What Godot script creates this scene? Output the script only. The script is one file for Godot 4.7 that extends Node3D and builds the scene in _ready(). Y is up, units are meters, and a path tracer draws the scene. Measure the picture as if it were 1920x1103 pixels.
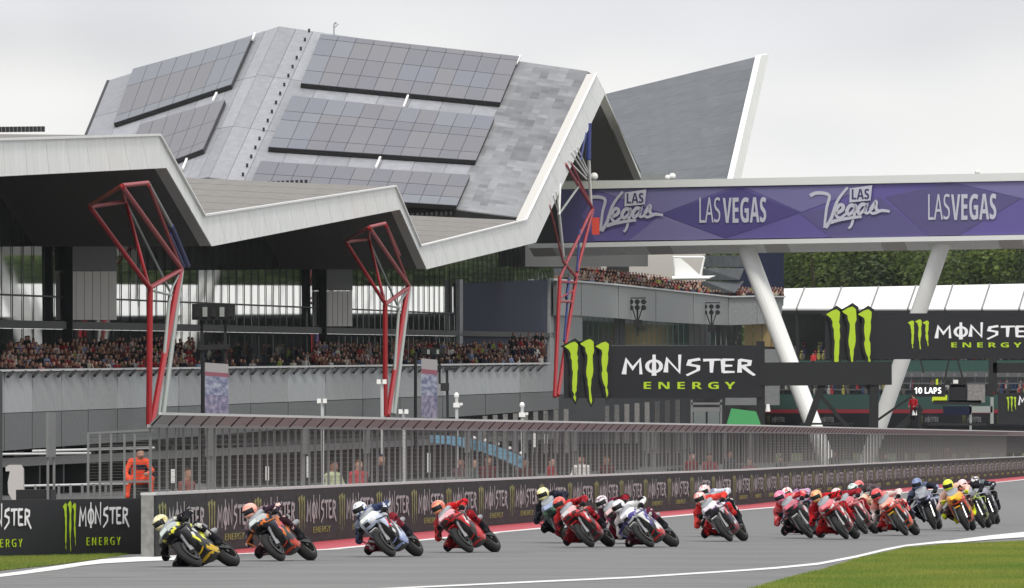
extends Node3D
# A motorcycle race passing an angular pit building, a footbridge and a start gantry.
# Metres, y up. The camera stands at (0, 2.2, 0) looking along -z. Two frames of reference help with the survey:
#  at(px, py, d)  the point seen in direction (px, py) of the 1920 x 1103 photograph, d metres away
#  lane(b, d, h)  b metres left of the line through the camera that runs parallel to the pit lane
const F := 20000.0
const HY := 825.0
const EYE := 2.2
const SLOPE := 0.08

var rng := RandomNumberGenerator.new()
var names := {}
var M := {}
var wall_pts: Array[Vector3] = []
var wall_len: Array[float] = []


func _ready() -> void:
	rng.seed = 20240804
	camera_sky_sun()
	materials()
	ground()
	pit_wall()
	catch_fence()
	left_board()
	race_building()
	far_wing()
	terrace_block()
	footbridge()
	grandstands()
	trees()
	gantry()
	pit_lane_things()
	crowds()
	race()
	grass()


# ---------------------------------------------------------------- camera and light
func camera_sky_sun() -> void:
	var cam := Camera3D.new()
	cam.name = "camera"
	add_child(cam)
	cam.position = Vector3(0, EYE, 0)
	var near := 10.0
	cam.projection = Camera3D.PROJECTION_FRUSTUM
	cam.set_frustum(near * 1103.0 / F, Vector2(0, near * (HY - 551.5) / F), near, 6000.0)
	cam.current = true

	var n1 := FastNoiseLite.new()
	n1.seed = 5
	n1.noise_type = FastNoiseLite.TYPE_SIMPLEX
	n1.frequency = 1.0
	n1.fractal_octaves = 5
	var n2 := FastNoiseLite.new()
	n2.seed = 17
	n2.noise_type = FastNoiseLite.TYPE_SIMPLEX
	n2.frequency = 1.0
	n2.fractal_octaves = 3
	var w := 2048
	var h := 1024
	var data := PackedFloat32Array()
	data.resize(w * h * 3)
	for y in h:
		var el := (0.5 - (y + 0.5) / h) * PI
		var ce := cos(el)
		var se := sin(el)
		for x in w:
			var i := (y * w + x) * 3
			var l := 0.55
			var warm := 0.0
			if el > -0.02:
				var az := (x + 0.5) / w * TAU
				# overcast deck: flat bases, squeezed together towards the horizon
				var q := 1.0 / (maxf(se, 0.0) + 0.055)
				var c := n1.get_noise_3d(cos(az) * ce * q * 0.9, sin(az) * ce * q * 0.9, 3.0)
				var c2 := n2.get_noise_3d(cos(az) * 16.0, sin(az) * 16.0, el * 90.0)
				var edge := 1.0 - smoothstep(0.022, 0.044, el + c2 * 0.015)
				l = 0.52 + 0.19 * c + 0.10 * c2
				l *= 1.0 + 1.15 * se
				l = lerpf(l, 0.75, edge)
				warm = edge
			data[i] = l * lerpf(0.975, 1.0, warm)
			data[i + 1] = l * lerpf(0.99, 0.996, warm)
			data[i + 2] = l * lerpf(1.03, 0.975, warm)
	var im := Image.create_from_data(w, h, false, Image.FORMAT_RGBF, data.to_byte_array())
	var pm := PanoramaSkyMaterial.new()
	pm.panorama = ImageTexture.create_from_image(im)
	var sky := Sky.new()
	sky.sky_material = pm
	var env := Environment.new()
	env.background_mode = Environment.BG_SKY
	env.sky = sky
	env.background_energy_multiplier = 1.0
	env.tonemap_mode = Environment.TONE_MAPPER_LINEAR
	env.tonemap_exposure = 1.28
	env.ssao_enabled = true
	env.ssil_enabled = true
	env.sdfgi_enabled = true
	env.fog_enabled = true
	env.fog_density = 0.00002
	env.fog_light_color = Color(0.84, 0.86, 0.88)
	var we := WorldEnvironment.new()
	we.name = "world_environment"
	we.environment = env
	add_child(we)

	var sun := DirectionalLight3D.new()
	sun.name = "sun"
	sun.light_energy = 0.5
	sun.light_angular_distance = 10.0
	sun.light_color = Color(1.0, 0.975, 0.94)
	sun.shadow_enabled = true
	add_child(sun)
	sun.look_at_from_position(Vector3.ZERO, Vector3(-0.2, -1.0, -0.85), Vector3.UP)


# ---------------------------------------------------------------- survey helpers
func at(px: float, py: float, d: float) -> Vector3:
	return Vector3((px - 960.0) / F * d, EYE + (HY - py) / F * d, -d)


func lane(b: float, d: float, h: float) -> Vector3:
	return Vector3(-b + SLOPE * d, h, -d)


func d_at(px: float, b: float) -> float:
	return b / (SLOPE - (px - 960.0) / F)


func on(px: float, py: float, b: float) -> Vector3:
	return at(px, py, d_at(px, b))


func ground_at(px: float, py: float, h := 0.0) -> Vector3:
	var d := F * (EYE - h) / (py - HY)
	return Vector3((px - 960.0) / F * d, h, -d)


func back_from(p: Vector3, px: float, py: float) -> Vector3:   # from p straight away from the pit lane until direction px
	var u := (px - 960.0) / F
	var d0 := -p.z
	var t := (p.x - u * d0) / (1.0 + SLOPE * u)
	return at(px, py, d0 + SLOPE * t)


func on_plane(pl: Plane, px: float, py: float) -> Vector3:
	var dir := Vector3((px - 960.0) / F, (HY - py) / F, -1.0)
	var r = pl.intersects_ray(Vector3(0, EYE, 0), dir)
	if r == null:
		return Vector3.ZERO
	return r


# ---------------------------------------------------------------- nodes and meshes
func numbered(n: String) -> String:
	if not names.has(n):
		names[n] = 0
		return n
	names[n] += 1
	return "%s_%03d" % [n, names[n]]


func thing(n: String, label: String, category: String, where := Vector3.ZERO, group := "") -> Node3D:
	var o := Node3D.new()
	o.name = numbered(n)
	add_child(o)
	o.position = where
	tag(o, label, category, group)
	return o


func tag(o: Node, label: String, category: String, group := "") -> void:
	o.set_meta("label", label)
	o.set_meta("category", category)
	if group != "":
		o.set_meta("group", group)


func new_st(flat := true) -> SurfaceTool:
	var st := SurfaceTool.new()
	st.begin(Mesh.PRIMITIVE_TRIANGLES)
	st.set_smooth_group(-1 if flat else 0)
	return st


func finish(st: SurfaceTool) -> ArrayMesh:
	st.generate_normals()
	return st.commit()


func part(n: String, mesh: Mesh, mat: Material, parent: Node = null, where := Transform3D()) -> MeshInstance3D:
	var o := MeshInstance3D.new()
	o.mesh = mesh
	o.material_override = mat
	o.transform = where
	if parent == null:
		o.name = numbered(n)
		add_child(o)
	else:
		o.name = n
		parent.add_child(o, true)
	return o


func obj(n: String, st: SurfaceTool, mat: Material, parent: Node = null, where := Transform3D()) -> MeshInstance3D:
	return part(n, finish(st), mat, parent, where)


func structure(n: String, st: SurfaceTool, mat: Material) -> MeshInstance3D:
	var o := obj(n, st, mat)
	o.set_meta("kind", "structure")
	return o


func face(st: SurfaceTool, pts: Array, center: Vector3) -> void:
	for k in range(1, pts.size() - 1):
		var a: Vector3 = pts[0]
		var b: Vector3 = pts[k]
		var c: Vector3 = pts[k + 1]
		var nrm := (b - a).cross(c - a)
		if nrm.dot(a - center) > 0:
			st.add_vertex(a); st.add_vertex(c); st.add_vertex(b)
		else:
			st.add_vertex(a); st.add_vertex(b); st.add_vertex(c)


func slab(st: SurfaceTool, q: Array, off: Vector3) -> void:   # a polygon thickened by off
	var n := q.size()
	var c := Vector3.ZERO
	var r := []
	for p in q:
		c += p
		r.append(p + off)
	c = c / n + off * 0.5
	face(st, q, c)
	face(st, r, c)
	for k in n:
		var k2 := (k + 1) % n
		face(st, [q[k], q[k2], r[k2], r[k]], c)


func box(st: SurfaceTool, c: Vector3, s: Vector3, basis := Basis()) -> void:
	var x := basis.x * s.x * 0.5
	var y := basis.y * s.y * 0.5
	var z := basis.z * s.z * 0.5
	slab(st, [c - x - y - z, c + x - y - z, c + x + y - z, c - x + y - z], z * 2.0)


func beam(st: SurfaceTool, a: Vector3, b: Vector3, w: float, h: float, up := Vector3.UP) -> void:
	var d := (b - a).normalized()
	if absf(d.dot(up)) > 0.98:
		up = Vector3.RIGHT
	var s := d.cross(up).normalized()
	var u := s.cross(d)
	s *= w * 0.5
	u *= h * 0.5
	slab(st, [a - s - u, a + s - u, a + s + u, a - s + u], b - a)


func tube(st: SurfaceTool, a: Vector3, b: Vector3, r0: float, r1 := -1.0, sides := 8) -> void:
	if r1 < 0.0:
		r1 = r0
	var d := (b - a).normalized()
	var up := Vector3.UP if absf(d.y) < 0.9 else Vector3.RIGHT
	var s := d.cross(up).normalized()
	var u := s.cross(d)
	var c := (a + b) * 0.5
	var ra := []
	var rb := []
	for k in sides:
		var g := TAU * k / sides
		var o := s * cos(g) + u * sin(g)
		ra.append(a + o * r0)
		rb.append(b + o * r1)
	for k in sides:
		var k2 := (k + 1) % sides
		face(st, [ra[k], ra[k2], rb[k2], rb[k]], c)
	face(st, ra, c)
	face(st, rb, c)


func ball(st: SurfaceTool, c: Vector3, r: Vector3, seg := 12, rings := 8) -> void:
	for j in rings:
		var t0 := PI * j / rings
		var t1 := PI * (j + 1) / rings
		for k in seg:
			var g0 := TAU * k / seg
			var g1 := TAU * (k + 1) / seg
			var q := []
			for tg in [[t0, g0], [t0, g1], [t1, g1], [t1, g0]]:
				q.append(c + Vector3(sin(tg[0]) * cos(tg[1]) * r.x, cos(tg[0]) * r.y, sin(tg[0]) * sin(tg[1]) * r.z))
			if j == 0:
				q.remove_at(1)
			elif j == rings - 1:
				q.remove_at(2)
			face(st, q, c)


func sheet(st: SurfaceTool, pts: Array) -> void:   # horizontal polygon facing up
	var p2 := PackedVector2Array()
	for p in pts:
		p2.append(Vector2(p.x, p.z))
	var tri := Geometry2D.triangulate_polygon(p2)
	for k in range(0, tri.size(), 3):
		face(st, [pts[tri[k]], pts[tri[k + 1]], pts[tri[k + 2]]], pts[tri[k]] - Vector3(0, 1, 0))


func flat_poly(st: SurfaceTool, pts: PackedVector2Array, z: float, thick := 0.0) -> void:   # polygon in the local xy plane facing +z
	var tri := Geometry2D.triangulate_polygon(pts)
	for k in range(0, tri.size(), 3):
		var a := Vector3(pts[tri[k]].x, pts[tri[k]].y, z)
		var b := Vector3(pts[tri[k + 1]].x, pts[tri[k + 1]].y, z)
		var c := Vector3(pts[tri[k + 2]].x, pts[tri[k + 2]].y, z)
		face(st, [a, b, c], a - Vector3(0, 0, 1))
	if thick > 0.0:
		var cw := Geometry2D.is_polygon_clockwise(pts)
		for k in pts.size():
			var p := pts[k]
			var q := pts[(k + 1) % pts.size()]
			var nn := Vector2(q.y - p.y, p.x - q.x) * (-1.0 if cw else 1.0)
			var m := Vector3(p.x, p.y, z)
			face(st, [m, Vector3(q.x, q.y, z), Vector3(q.x, q.y, z - thick), Vector3(p.x, p.y, z - thick)], m - Vector3(nn.x, nn.y, 0))


var squeeze := 1.0


func ribbon(st: SurfaceTool, pts: Array, w0: float, w1: float, z: float) -> void:   # a brush stroke in the local xy plane
	var n := pts.size()
	var l := []
	var r := []
	for k in n:
		var p: Vector2 = pts[k]
		var d := Vector2.ZERO
		var m := 1.0
		if k > 0:
			d += (p - pts[k - 1]).normalized()
		if k < n - 1:
			d += (pts[k + 1] - p).normalized()
		d = d.normalized()
		if k > 0 and k < n - 1:
			m = 1.0 / maxf(0.5, d.dot((p - pts[k - 1]).normalized()))
		var s := Vector2(-d.y, d.x) * lerpf(w0, w1, float(k) / (n - 1)) * 0.5 * m
		l.append(Vector3((p.x + s.x) * squeeze, p.y + s.y, z))
		r.append(Vector3((p.x - s.x) * squeeze, p.y - s.y, z))
	for k in n - 1:
		var c: Vector3 = l[k] - Vector3(0, 0, 1)
		face(st, [l[k], l[k + 1], r[k + 1]], c)
		face(st, [l[k], r[k + 1], r[k]], c)


func facing(o: Vector3, right: Vector3) -> Transform3D:   # local x along right, y up, z towards the reader
	var x := right.normalized()
	var z := x.cross(Vector3.UP).normalized()
	return Transform3D(Basis(x, z.cross(x), z), o)


# ---------------------------------------------------------------- materials
func srgb(r: float, g: float, b: float) -> Color:
	return Color(r / 255.0, g / 255.0, b / 255.0)


func mat(c: Color, rough := 0.7, metal := 0.0) -> StandardMaterial3D:
	var m := StandardMaterial3D.new()
	m.albedo_color = c
	m.roughness = rough
	m.metallic = metal
	return m


func noisy(c0: Color, c1: Color, freq: float, scale: Vector3, rough := 0.8, oct := 4, relief := 0.0, sd := 1) -> StandardMaterial3D:
	var n := FastNoiseLite.new()
	n.seed = sd
	n.frequency = freq
	n.fractal_octaves = oct
	var t := NoiseTexture2D.new()
	t.width = 512
	t.height = 512
	t.seamless = true
	t.noise = n
	var g := Gradient.new()
	g.offsets = PackedFloat32Array([0.15, 0.85])
	g.colors = PackedColorArray([c0, c1])
	t.color_ramp = g
	var m := StandardMaterial3D.new()
	m.albedo_texture = t
	m.roughness = rough
	m.uv1_triplanar = true
	m.uv1_world_triplanar = true
	m.uv1_scale = scale
	if relief > 0.0:
		m.normal_enabled = true
		var nt := NoiseTexture2D.new()
		nt.width = 512
		nt.height = 512
		nt.seamless = true
		nt.noise = n
		nt.as_normal_map = true
		nt.bump_strength = relief
		m.normal_texture = nt
	return m


func materials() -> void:
	M.asphalt = noisy(srgb(92, 92, 92), srgb(122, 121, 119), 0.022, Vector3(0.012, 0.05, 0.11), 0.85, 5, 0.0, 3)
	M.rubber = noisy(srgb(89, 89, 89), srgb(118, 117, 116), 0.022, Vector3(0.012, 0.05, 0.11), 0.8, 5, 0.0, 5)
	M.pit_asphalt = noisy(srgb(84, 84, 84), srgb(102, 101, 100), 0.03, Vector3(0.05, 0.05, 0.05), 0.9)
	M.turf = noisy(srgb(84, 98, 22), srgb(118, 132, 46), 0.02, Vector3(0.15, 0.15, 0.1), 0.95, 5, 0.0, 8)
	M.land = noisy(srgb(70, 86, 40), srgb(92, 104, 52), 0.02, Vector3(0.01, 0.01, 0.01), 0.95)
	M.blade = mat(srgb(98, 116, 40), 0.8)
	M.blade.vertex_color_use_as_albedo = true
	M.blade.albedo_color = Color.WHITE
	M.white_line = noisy(srgb(205, 205, 202), srgb(232, 232, 228), 0.05, Vector3(0.5, 0.5, 0.5), 0.6)
	M.red_paint = noisy(srgb(168, 44, 58), srgb(192, 60, 72), 0.05, Vector3(0.3, 0.3, 0.1), 0.6)
	M.wall_board = noisy(srgb(44, 46, 47), srgb(56, 58, 59), 0.02, Vector3(0.2, 0.5, 0.08), 0.75)
	M.wall_board.metallic_specular = 0.25
	M.board_dark = mat(srgb(34, 34, 38), 0.6)
	M.sign_black = mat(srgb(20, 21, 26), 0.65)
	M.concrete = noisy(srgb(120, 119, 117), srgb(146, 145, 142), 0.03, Vector3(0.3, 0.3, 0.3), 0.85)
	M.steel = mat(srgb(122, 123, 122), 0.6, 0.2)
	M.mesh_wire = mat(srgb(98, 95, 92), 0.7)
	M.canopy = mat(srgb(146, 148, 149), 0.95)
	M.pale_rail = mat(srgb(190, 191, 190), 0.5)
	M.pale = mat(srgb(238, 239, 236), 0.5)
	M.fascia = noisy(srgb(233, 234, 229), srgb(246, 247, 244), 0.012, Vector3(0.3, 0.06, 0.12), 0.55)
	M.white_paint = mat(srgb(235, 235, 232), 0.5)
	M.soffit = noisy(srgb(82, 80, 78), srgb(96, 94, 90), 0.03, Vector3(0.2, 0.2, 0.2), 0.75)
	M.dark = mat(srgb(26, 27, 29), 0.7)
	M.black = mat(srgb(14, 14, 16), 0.6)
	M.gutter = mat(srgb(34, 34, 36), 0.7)
	M.roof = []
	for k in 5:
		var v: float = 131.0 + 4.0 * k
		M.roof.append(noisy(srgb(v - 9, v - 8, v - 4), srgb(v + 7, v + 8, v + 13), 0.02, Vector3(0.12, 0.04, 0.05), 0.5, 4, 0.0, 30 + k))
	M.weather = []
	for k in 6:
		var v: float = 134.0 - 9.0 * k
		M.weather.append(noisy(srgb(v - 13, v - 12, v - 10), srgb(v + 8, v + 9, v + 11), 0.02, Vector3(0.05, 0.1, 0.03), 0.6, 5, 0.0, 70 + k))
	M.roof_brown = noisy(srgb(104, 100, 95), srgb(132, 127, 121), 0.02, Vector3(0.1, 0.2, 0.1), 0.7, 4, 0.0, 61)
	M.solar = []
	for c in [[116, 111, 113], [123, 118, 118], [111, 108, 113], [126, 121, 120], [126, 128, 136], [118, 121, 131], [134, 136, 142]]:
		var sm := mat(srgb(c[0] * 0.5 + 41, c[1] * 0.5 + 42, c[2] * 0.5 + 47), 0.5)
		M.solar.append(sm)
	M.far_roof = []
	for k in 3:
		M.far_roof.append(noisy(srgb(76 + 3 * k, 79 + 3 * k, 83 + 3 * k), srgb(98 + 3 * k, 101 + 3 * k, 105 + 3 * k), 0.015, Vector3(0.06, 0.06, 0.3), 0.6, 4, 0.0, 90 + k))
	M.glass = mat(srgb(118, 124, 123), 0.02, 0.9)
	M.glass.metallic_specular = 0.6
	M.glass_green = mat(srgb(58, 84, 80), 0.1)
	M.mullion = mat(srgb(34, 36, 36), 0.6)
	M.parapet = noisy(srgb(124, 127, 127), srgb(142, 144, 143), 0.02, Vector3(0.15, 0.3, 0.15), 0.55)
	M.parapet_tones = [M.parapet, noisy(srgb(114, 117, 117), srgb(136, 138, 137), 0.02, Vector3(0.15, 0.05, 0.15), 0.5, 4, 0.0, 4), noisy(srgb(132, 135, 136), srgb(154, 157, 157), 0.02, Vector3(0.15, 0.05, 0.15), 0.5, 4, 0.0, 9)]
	M.parapet_low = noisy(srgb(112, 115, 115), srgb(126, 128, 127), 0.02, Vector3(0.15, 0.3, 0.15), 0.6)
	M.fin = mat(srgb(196, 192, 186), 0.6)
	M.red_steel = mat(srgb(156, 24, 32), 0.45)
	M.blue_steel = mat(srgb(32, 46, 110), 0.5)
	M.grey_steel = mat(srgb(150, 156, 152), 0.5)
	M.navy = mat(srgb(16, 24, 52), 0.9)
	M.purple = mat(srgb(106, 96, 160), 0.6)
	M.purple_dark = mat(srgb(84, 75, 136), 0.6)
	M.purple_light = mat(srgb(128, 122, 168), 0.6)
	M.letter_white = mat(srgb(236, 236, 238), 0.6)
	M.letter_silver = mat(srgb(206, 206, 218), 0.6)
	M.letter_grey = mat(srgb(158, 155, 156), 0.6)
	M.lime = mat(srgb(176, 206, 38), 0.5)
	M.lime_dull = mat(srgb(124, 127, 62), 0.6)
	M.yellow_green = mat(srgb(200, 218, 30), 0.5)
	M.green_board = mat(srgb(72, 160, 96), 0.6)
	M.green_wall = mat(srgb(60, 98, 88), 0.7)
	M.blue_awning = mat(srgb(112, 156, 180), 0.5)
	M.seat_grey = noisy(srgb(50, 52, 54), srgb(92, 92, 94), 0.2, Vector3(1, 1, 1), 0.8)
	M.membrane = mat(srgb(240, 240, 236), 0.6)
	M.tyre = mat(srgb(13, 13, 14), 0.75)
	M.rim = mat(srgb(60, 58, 54), 0.35, 0.6)
	M.metal = mat(srgb(150, 150, 152), 0.3, 0.8)
	M.carbon = mat(srgb(14, 14, 16), 0.5)
	M.visor = mat(srgb(18, 22, 24), 0.1)
	M.screen = mat(srgb(140, 144, 148), 0.2)
	M.vcol = StandardMaterial3D.new()
	M.vcol.vertex_color_use_as_albedo = true
	M.vcol.roughness = 0.8
	M.vcol.metallic_specular = 0.3
	M.paint = StandardMaterial3D.new()
	M.paint.vertex_color_use_as_albedo = true
	M.paint.roughness = 0.3
	M.paint.clearcoat_enabled = true
	M.paint.clearcoat = 0.25
	M.bark = mat(srgb(70, 60, 48), 0.9)
	M.leaf = StandardMaterial3D.new()
	M.leaf.vertex_color_use_as_albedo = true
	M.leaf.roughness = 0.8
	M.leaves = []
	for tint in [Color(1, 1, 1), Color(0.8, 0.84, 0.78), Color(1, 0.98, 0.72)]:
		var lf: StandardMaterial3D = M.leaf.duplicate()
		lf.albedo_color = tint
		M.leaves.append(lf)
	M.lit = mat(srgb(250, 250, 250), 0.6)
	M.lit.emission_enabled = true
	M.lit.emission = Color.WHITE
	M.lit.emission_energy_multiplier = 0.9


# ---------------------------------------------------------------- ground
func ground() -> void:
	var st := new_st()
	sheet(st, [Vector3(-3000, -1.3, 400), Vector3(3000, -1.3, 400), Vector3(3000, -1.3, -5000), Vector3(-3000, -1.3, -5000)])
	structure("terrain", st, M.land)
	for p in [[290, 1045.5], [450, 1030], [600, 1016], [770, 1000], [940, 985], [1200, 963], [1400, 947], [1600, 925], [1770, 908], [1930, 892.5], [2060, 877]]:
		wall_pts.append(ground_at(p[0], p[1]))
	wall_len.append(0.0)
	for k in range(1, wall_pts.size()):
		wall_len.append(wall_len[k - 1] + wall_pts[k].distance_to(wall_pts[k - 1]))
	# the track: one wide sheet from behind the camera to beyond the last bend
	st = new_st()
	var ring: Array = []
	ring.append(Vector3(-60, 0, 60))
	ring.append(Vector3(-30, 0, -150))
	ring.append(wall_pts[0] + Vector3(-4.5, 0, 6))
	for p in wall_pts:
		ring.append(p)
	ring.append(wall_pts[-1] + Vector3(60, 0, -220))
	ring.append(Vector3(160, 0, -1000))
	ring.append(Vector3(160, 0, 60))
	sheet(st, ring)
	structure("track", st, M.asphalt)
	st = new_st()
	sheet(st, [Vector3(-40, -0.3, -150), wall_pts[0] + Vector3(-0.45, -0.3, 10), wall_pts[4] + Vector3(-0.3, -0.3, 0), wall_pts[-1] + Vector3(-0.3, -0.3, 0), lane(10, 1300, -0.3), lane(66, 1300, -0.3), lane(72, 250, -0.3)])
	structure("pit_lane", st, M.pit_asphalt)
	# red run-off along the wall and its white line
	st = new_st()
	var sw := new_st()
	for k in range(wall_pts.size() - 1):
		var w0 := 0.25 if k == 0 else 1.75
		var a := wall_pts[k]
		var b := wall_pts[k + 1]
		var o := Vector3(1, 0, SLOPE)
		sheet(st, [a + Vector3(0, .004, 0), b + Vector3(0, .004, 0), b + o * 1.75 + Vector3(0, .004, 0), a + o * w0 + Vector3(0, .004, 0)])
		sheet(sw, [a + o * w0 + Vector3(0, .006, 0), b + o * 1.75 + Vector3(0, .006, 0), b + o * 2.15 + Vector3(0, .006, 0), a + o * (w0 + 0.25) + Vector3(0, .006, 0)])
	structure("red_runoff_strip", st, M.red_paint)
	structure("white_edge_line", sw, M.white_line)
	st = new_st()
	for l in [[0.2, 3.2]]:
		var line := []
		for e in [[1940, 976], [1864, 984], [1702, 1004], [1590, 1012], [1400, 1019], [1112, 1028], [884, 1038], [738, 1046], [530, 1055], [374, 1065], [150, 1082], [-60, 1100]]:
			line.append(ground_at(e[0], e[1]) + Vector3(0.25, 0.003, 0.97) * l[0])
		for k in line.size() - 1:
			var w: Vector3 = Vector3(0.25, 0, 0.97) * l[1] * (0.5 + 0.06 * ((k * 5) % 4))
			sheet(st, [line[k] - w, line[k + 1] - w, line[k + 1] + w, line[k] + w])
	structure("racing_line_rubber", st, M.rubber)
	# right-hand verge and line
	var edge := [[1320, 1132], [1430, 1103], [1482, 1087], [1547, 1072], [1612, 1051], [1702, 1031], [1785, 1024], [1920, 1018.5], [2100, 1013]]
	var pts: Array = []
	for e in edge:
		pts.append(ground_at(e[0], e[1]) + Vector3(0, 0.012, 0))
	pts.append(Vector3(60, 0.012, -260))
	pts.append(Vector3(60, 0.012, -100))
	pts.append(Vector3(1.5, 0.012, -130))
	st = new_st()
	sheet(st, pts)
	structure("grass_verge", st, M.turf)
	st = new_st()
	line_strip(st, [[700, 1106, 2.5], [1000, 1092, 3], [1180, 1084, 3], [1400, 1070, 3], [1454, 1066, 3.5], [1535, 1058, 4], [1606, 1044.5, 4], [1660, 1031.5, 4], [1698, 1024, 3], [1779, 1015.5, 4]], 0.007)
	line_strip(st, [[1755, 1020, 2], [1800, 1015.5, 6], [1860, 1009, 8], [1920, 1004, 10], [1990, 999, 10]], 0.016)
	structure("white_track_line", st, M.white_line)
	st = new_st()
	line_strip(st, [[-40, 1085, 5], [37, 1075.5, 6], [105, 1066, 7], [150, 1060, 5]], 0.007)
	line_strip(st, [[60, 1070.5, 3], [190, 1054, 8], [260, 1049.5, 9], [335, 1046.5, 9]], 0.010)
	structure("white_kerb_paint", st, M.white_line)
	st = new_st()
	sheet(st, [ground_at(-60, 1049, 0) + Vector3(0, .01, 0), ground_at(90, 1045.5) + Vector3(0, .01, 0), ground_at(236, 1041.5) + Vector3(0, .01, 0), ground_at(180, 1050) + Vector3(0, .01, 0), ground_at(105, 1060) + Vector3(0, .01, 0), ground_at(-60, 1077) + Vector3(0, .01, 0)])
	structure("grass_strip", st, M.turf)


func line_strip(st: SurfaceTool, l: Array, h: float) -> void:
	for k in l.size() - 1:
		var a: Array = l[k]
		var b: Array = l[k + 1]
		sheet(st, [ground_at(a[0], a[1] - a[2] * 0.5, 0) + Vector3(0, h, 0), ground_at(b[0], b[1] - b[2] * 0.5) + Vector3(0, h, 0), ground_at(b[0], b[1] + b[2] * 0.5) + Vector3(0, h, 0), ground_at(a[0], a[1] + a[2] * 0.5) + Vector3(0, h, 0)])


func wall_at(s: float) -> Transform3D:   # a place on the pit wall, x along it, z towards the track
	var k := 0
	while k < wall_len.size() - 2 and wall_len[k + 1] < s:
		k += 1
	var d := (wall_pts[k + 1] - wall_pts[k]).normalized()
	return facing(wall_pts[k] + d * (s - wall_len[k]), d)


# ---------------------------------------------------------------- lettering
func smooth(p: Array) -> Array:   # Catmull-Rom through the points
	var o := []
	for k in p.size() - 1:
		var a: Vector2 = p[maxi(k - 1, 0)]
		var d: Vector2 = p[mini(k + 2, p.size() - 1)]
		for j in 5:
			o.append((p[k] as Vector2).cubic_interpolate(p[k + 1], a, d, j / 5.0))
	o.append(p[-1])
	return o


func claws(w: float, h: float, z: float, thick: float, grow := 0.0) -> ArrayMesh:   # three torn stripes
	var st := new_st()
	var r := RandomNumberGenerator.new()
	r.seed = 4
	var cx := [0.17, 0.5, 0.83]
	var len := [0.92, 1.0, 0.86]
	var top := [0.96, 1.0, 0.96]
	for k in 3:
		var left := []
		var right := []
		var n := 13
		for j in n + 1:
			var t := float(j) / n
			var y: float = top[k] - 0.13 - t * (len[k] - 0.17)
			var wob := sin(t * 5.0 + k) * 0.02 + 0.05 * t
			var half := lerpf(0.078, 0.018, pow(t, 1.4)) + r.randf_range(-0.022, 0.018)
			left.append(Vector2((cx[k] + wob - half - grow) * w, y * h))
			right.append(Vector2((cx[k] + wob + half + grow) * w, y * h))
		var poly := PackedVector2Array()
		poly.append(Vector2((cx[k] - 0.19 - grow * 1.6) * w, (top[k] - 0.075) * h))
		poly.append(Vector2((cx[k] - 0.06) * w, (top[k] - 0.02 + grow * 0.6) * h))
		poly.append(Vector2((cx[k] + 0.03) * w, (top[k] + grow) * h))
		poly.append(Vector2((cx[k] + 0.1 + grow) * w, (top[k] - 0.04 + grow * 0.6) * h))
		poly.append_array(PackedVector2Array(right))
		poly.append(Vector2((cx[k] + 0.05) * w, (top[k] - len[k] - 0.02 - grow) * h))
		left.reverse()
		poly.append_array(PackedVector2Array(left))
		flat_poly(st, poly, z, thick)
	return finish(st)


func oval(c: Vector2, rx: float, ry: float) -> Array:
	var a := []
	for k in 19:
		a.append(c + Vector2(cos(TAU * k / 18) * rx, sin(TAU * k / 18) * ry))
	return a


func spiky_word(w: float, h: float) -> ArrayMesh:   # the word in torn capitals, h = height of a capital
	var L := [
		[0.92, [[[0, -.12], [.1, .92], [.36, .3], [.66, .95], [.7, -.12]]]],
		[0.80, [[[.32, -.22], [.32, 1.3]]], "O"],
		[0.84, [[[.0, .02], [.06, .98], [.56, .04], [.58, 1.3]]]],
		[0.74, [[[.58, .98], [.16, .86], [.1, .58], [.5, .46], [.5, .2], [.02, -.2]]]],
		[0.74, [[[-.04, .9], [.68, .94]], [[.32, .9], [.3, .0]]]],
		[0.68, [[[.04, .96], [.04, .0]], [[.0, .92], [.5, .94]], [[.04, .5], [.42, .5]], [[.04, .05], [.52, .05]]]],
		[0.76, [[[.04, .0], [.04, .96]], [[.04, .92], [.46, .82], [.44, .56], [.06, .46]], [[.16, .46], [.46, .04], [.66, -.2]]]],
	]
	var st := new_st()
	var x := 0.0
	var total := 5.4
	var z := 0.0
	squeeze = w / (total * h)
	for l in L:
		for s in l[1]:
			var pts := []
			for p in s:
				pts.append(Vector2((x + p[0]) * h, p[1] * h))
			ribbon(st, pts, 0.2 * h, 0.13 * h, z)
			z += 0.002
		if l.size() > 2:
			var o := oval(Vector2((x + .32) * h, .46 * h), .29 * h, .42 * h)
			ribbon(st, o, 0.16 * h, 0.16 * h, z)
			z += 0.002
		x += l[0]
	squeeze = 1.0
	return finish(st)


func words(n: String, text: String, w: float, h: float, m: Material, parent: Node, where: Transform3D, bold := false, depth := 0.01) -> MeshInstance3D:
	var t := TextMesh.new()
	var f := SystemFont.new()
	f.font_names = PackedStringArray(["Droid Sans"])
	f.font_weight = 700 if bold else 400
	t.font = f
	t.font_size = 48
	t.pixel_size = 0.02
	t.depth = 0.01
	t.text = text
	var bb := AABB()
	var first := true
	for v in t.get_mesh_arrays()[Mesh.ARRAY_VERTEX]:
		if first:
			bb = AABB(v, Vector3.ZERO)
			first = false
		else:
			bb = bb.expand(v)
	var sx := w / maxf(bb.size.x, 0.01)
	var sy := h / maxf(bb.size.y, 0.01)
	var o := MeshInstance3D.new()
	o.mesh = t
	o.material_override = m
	o.name = n
	var c := bb.get_center()
	o.transform = where * Transform3D(Basis().scaled(Vector3(sx, sy, depth / 0.01)), Vector3(-c.x * sx, -c.y * sy, 0))
	parent.add_child(o, true)
	return o


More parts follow.
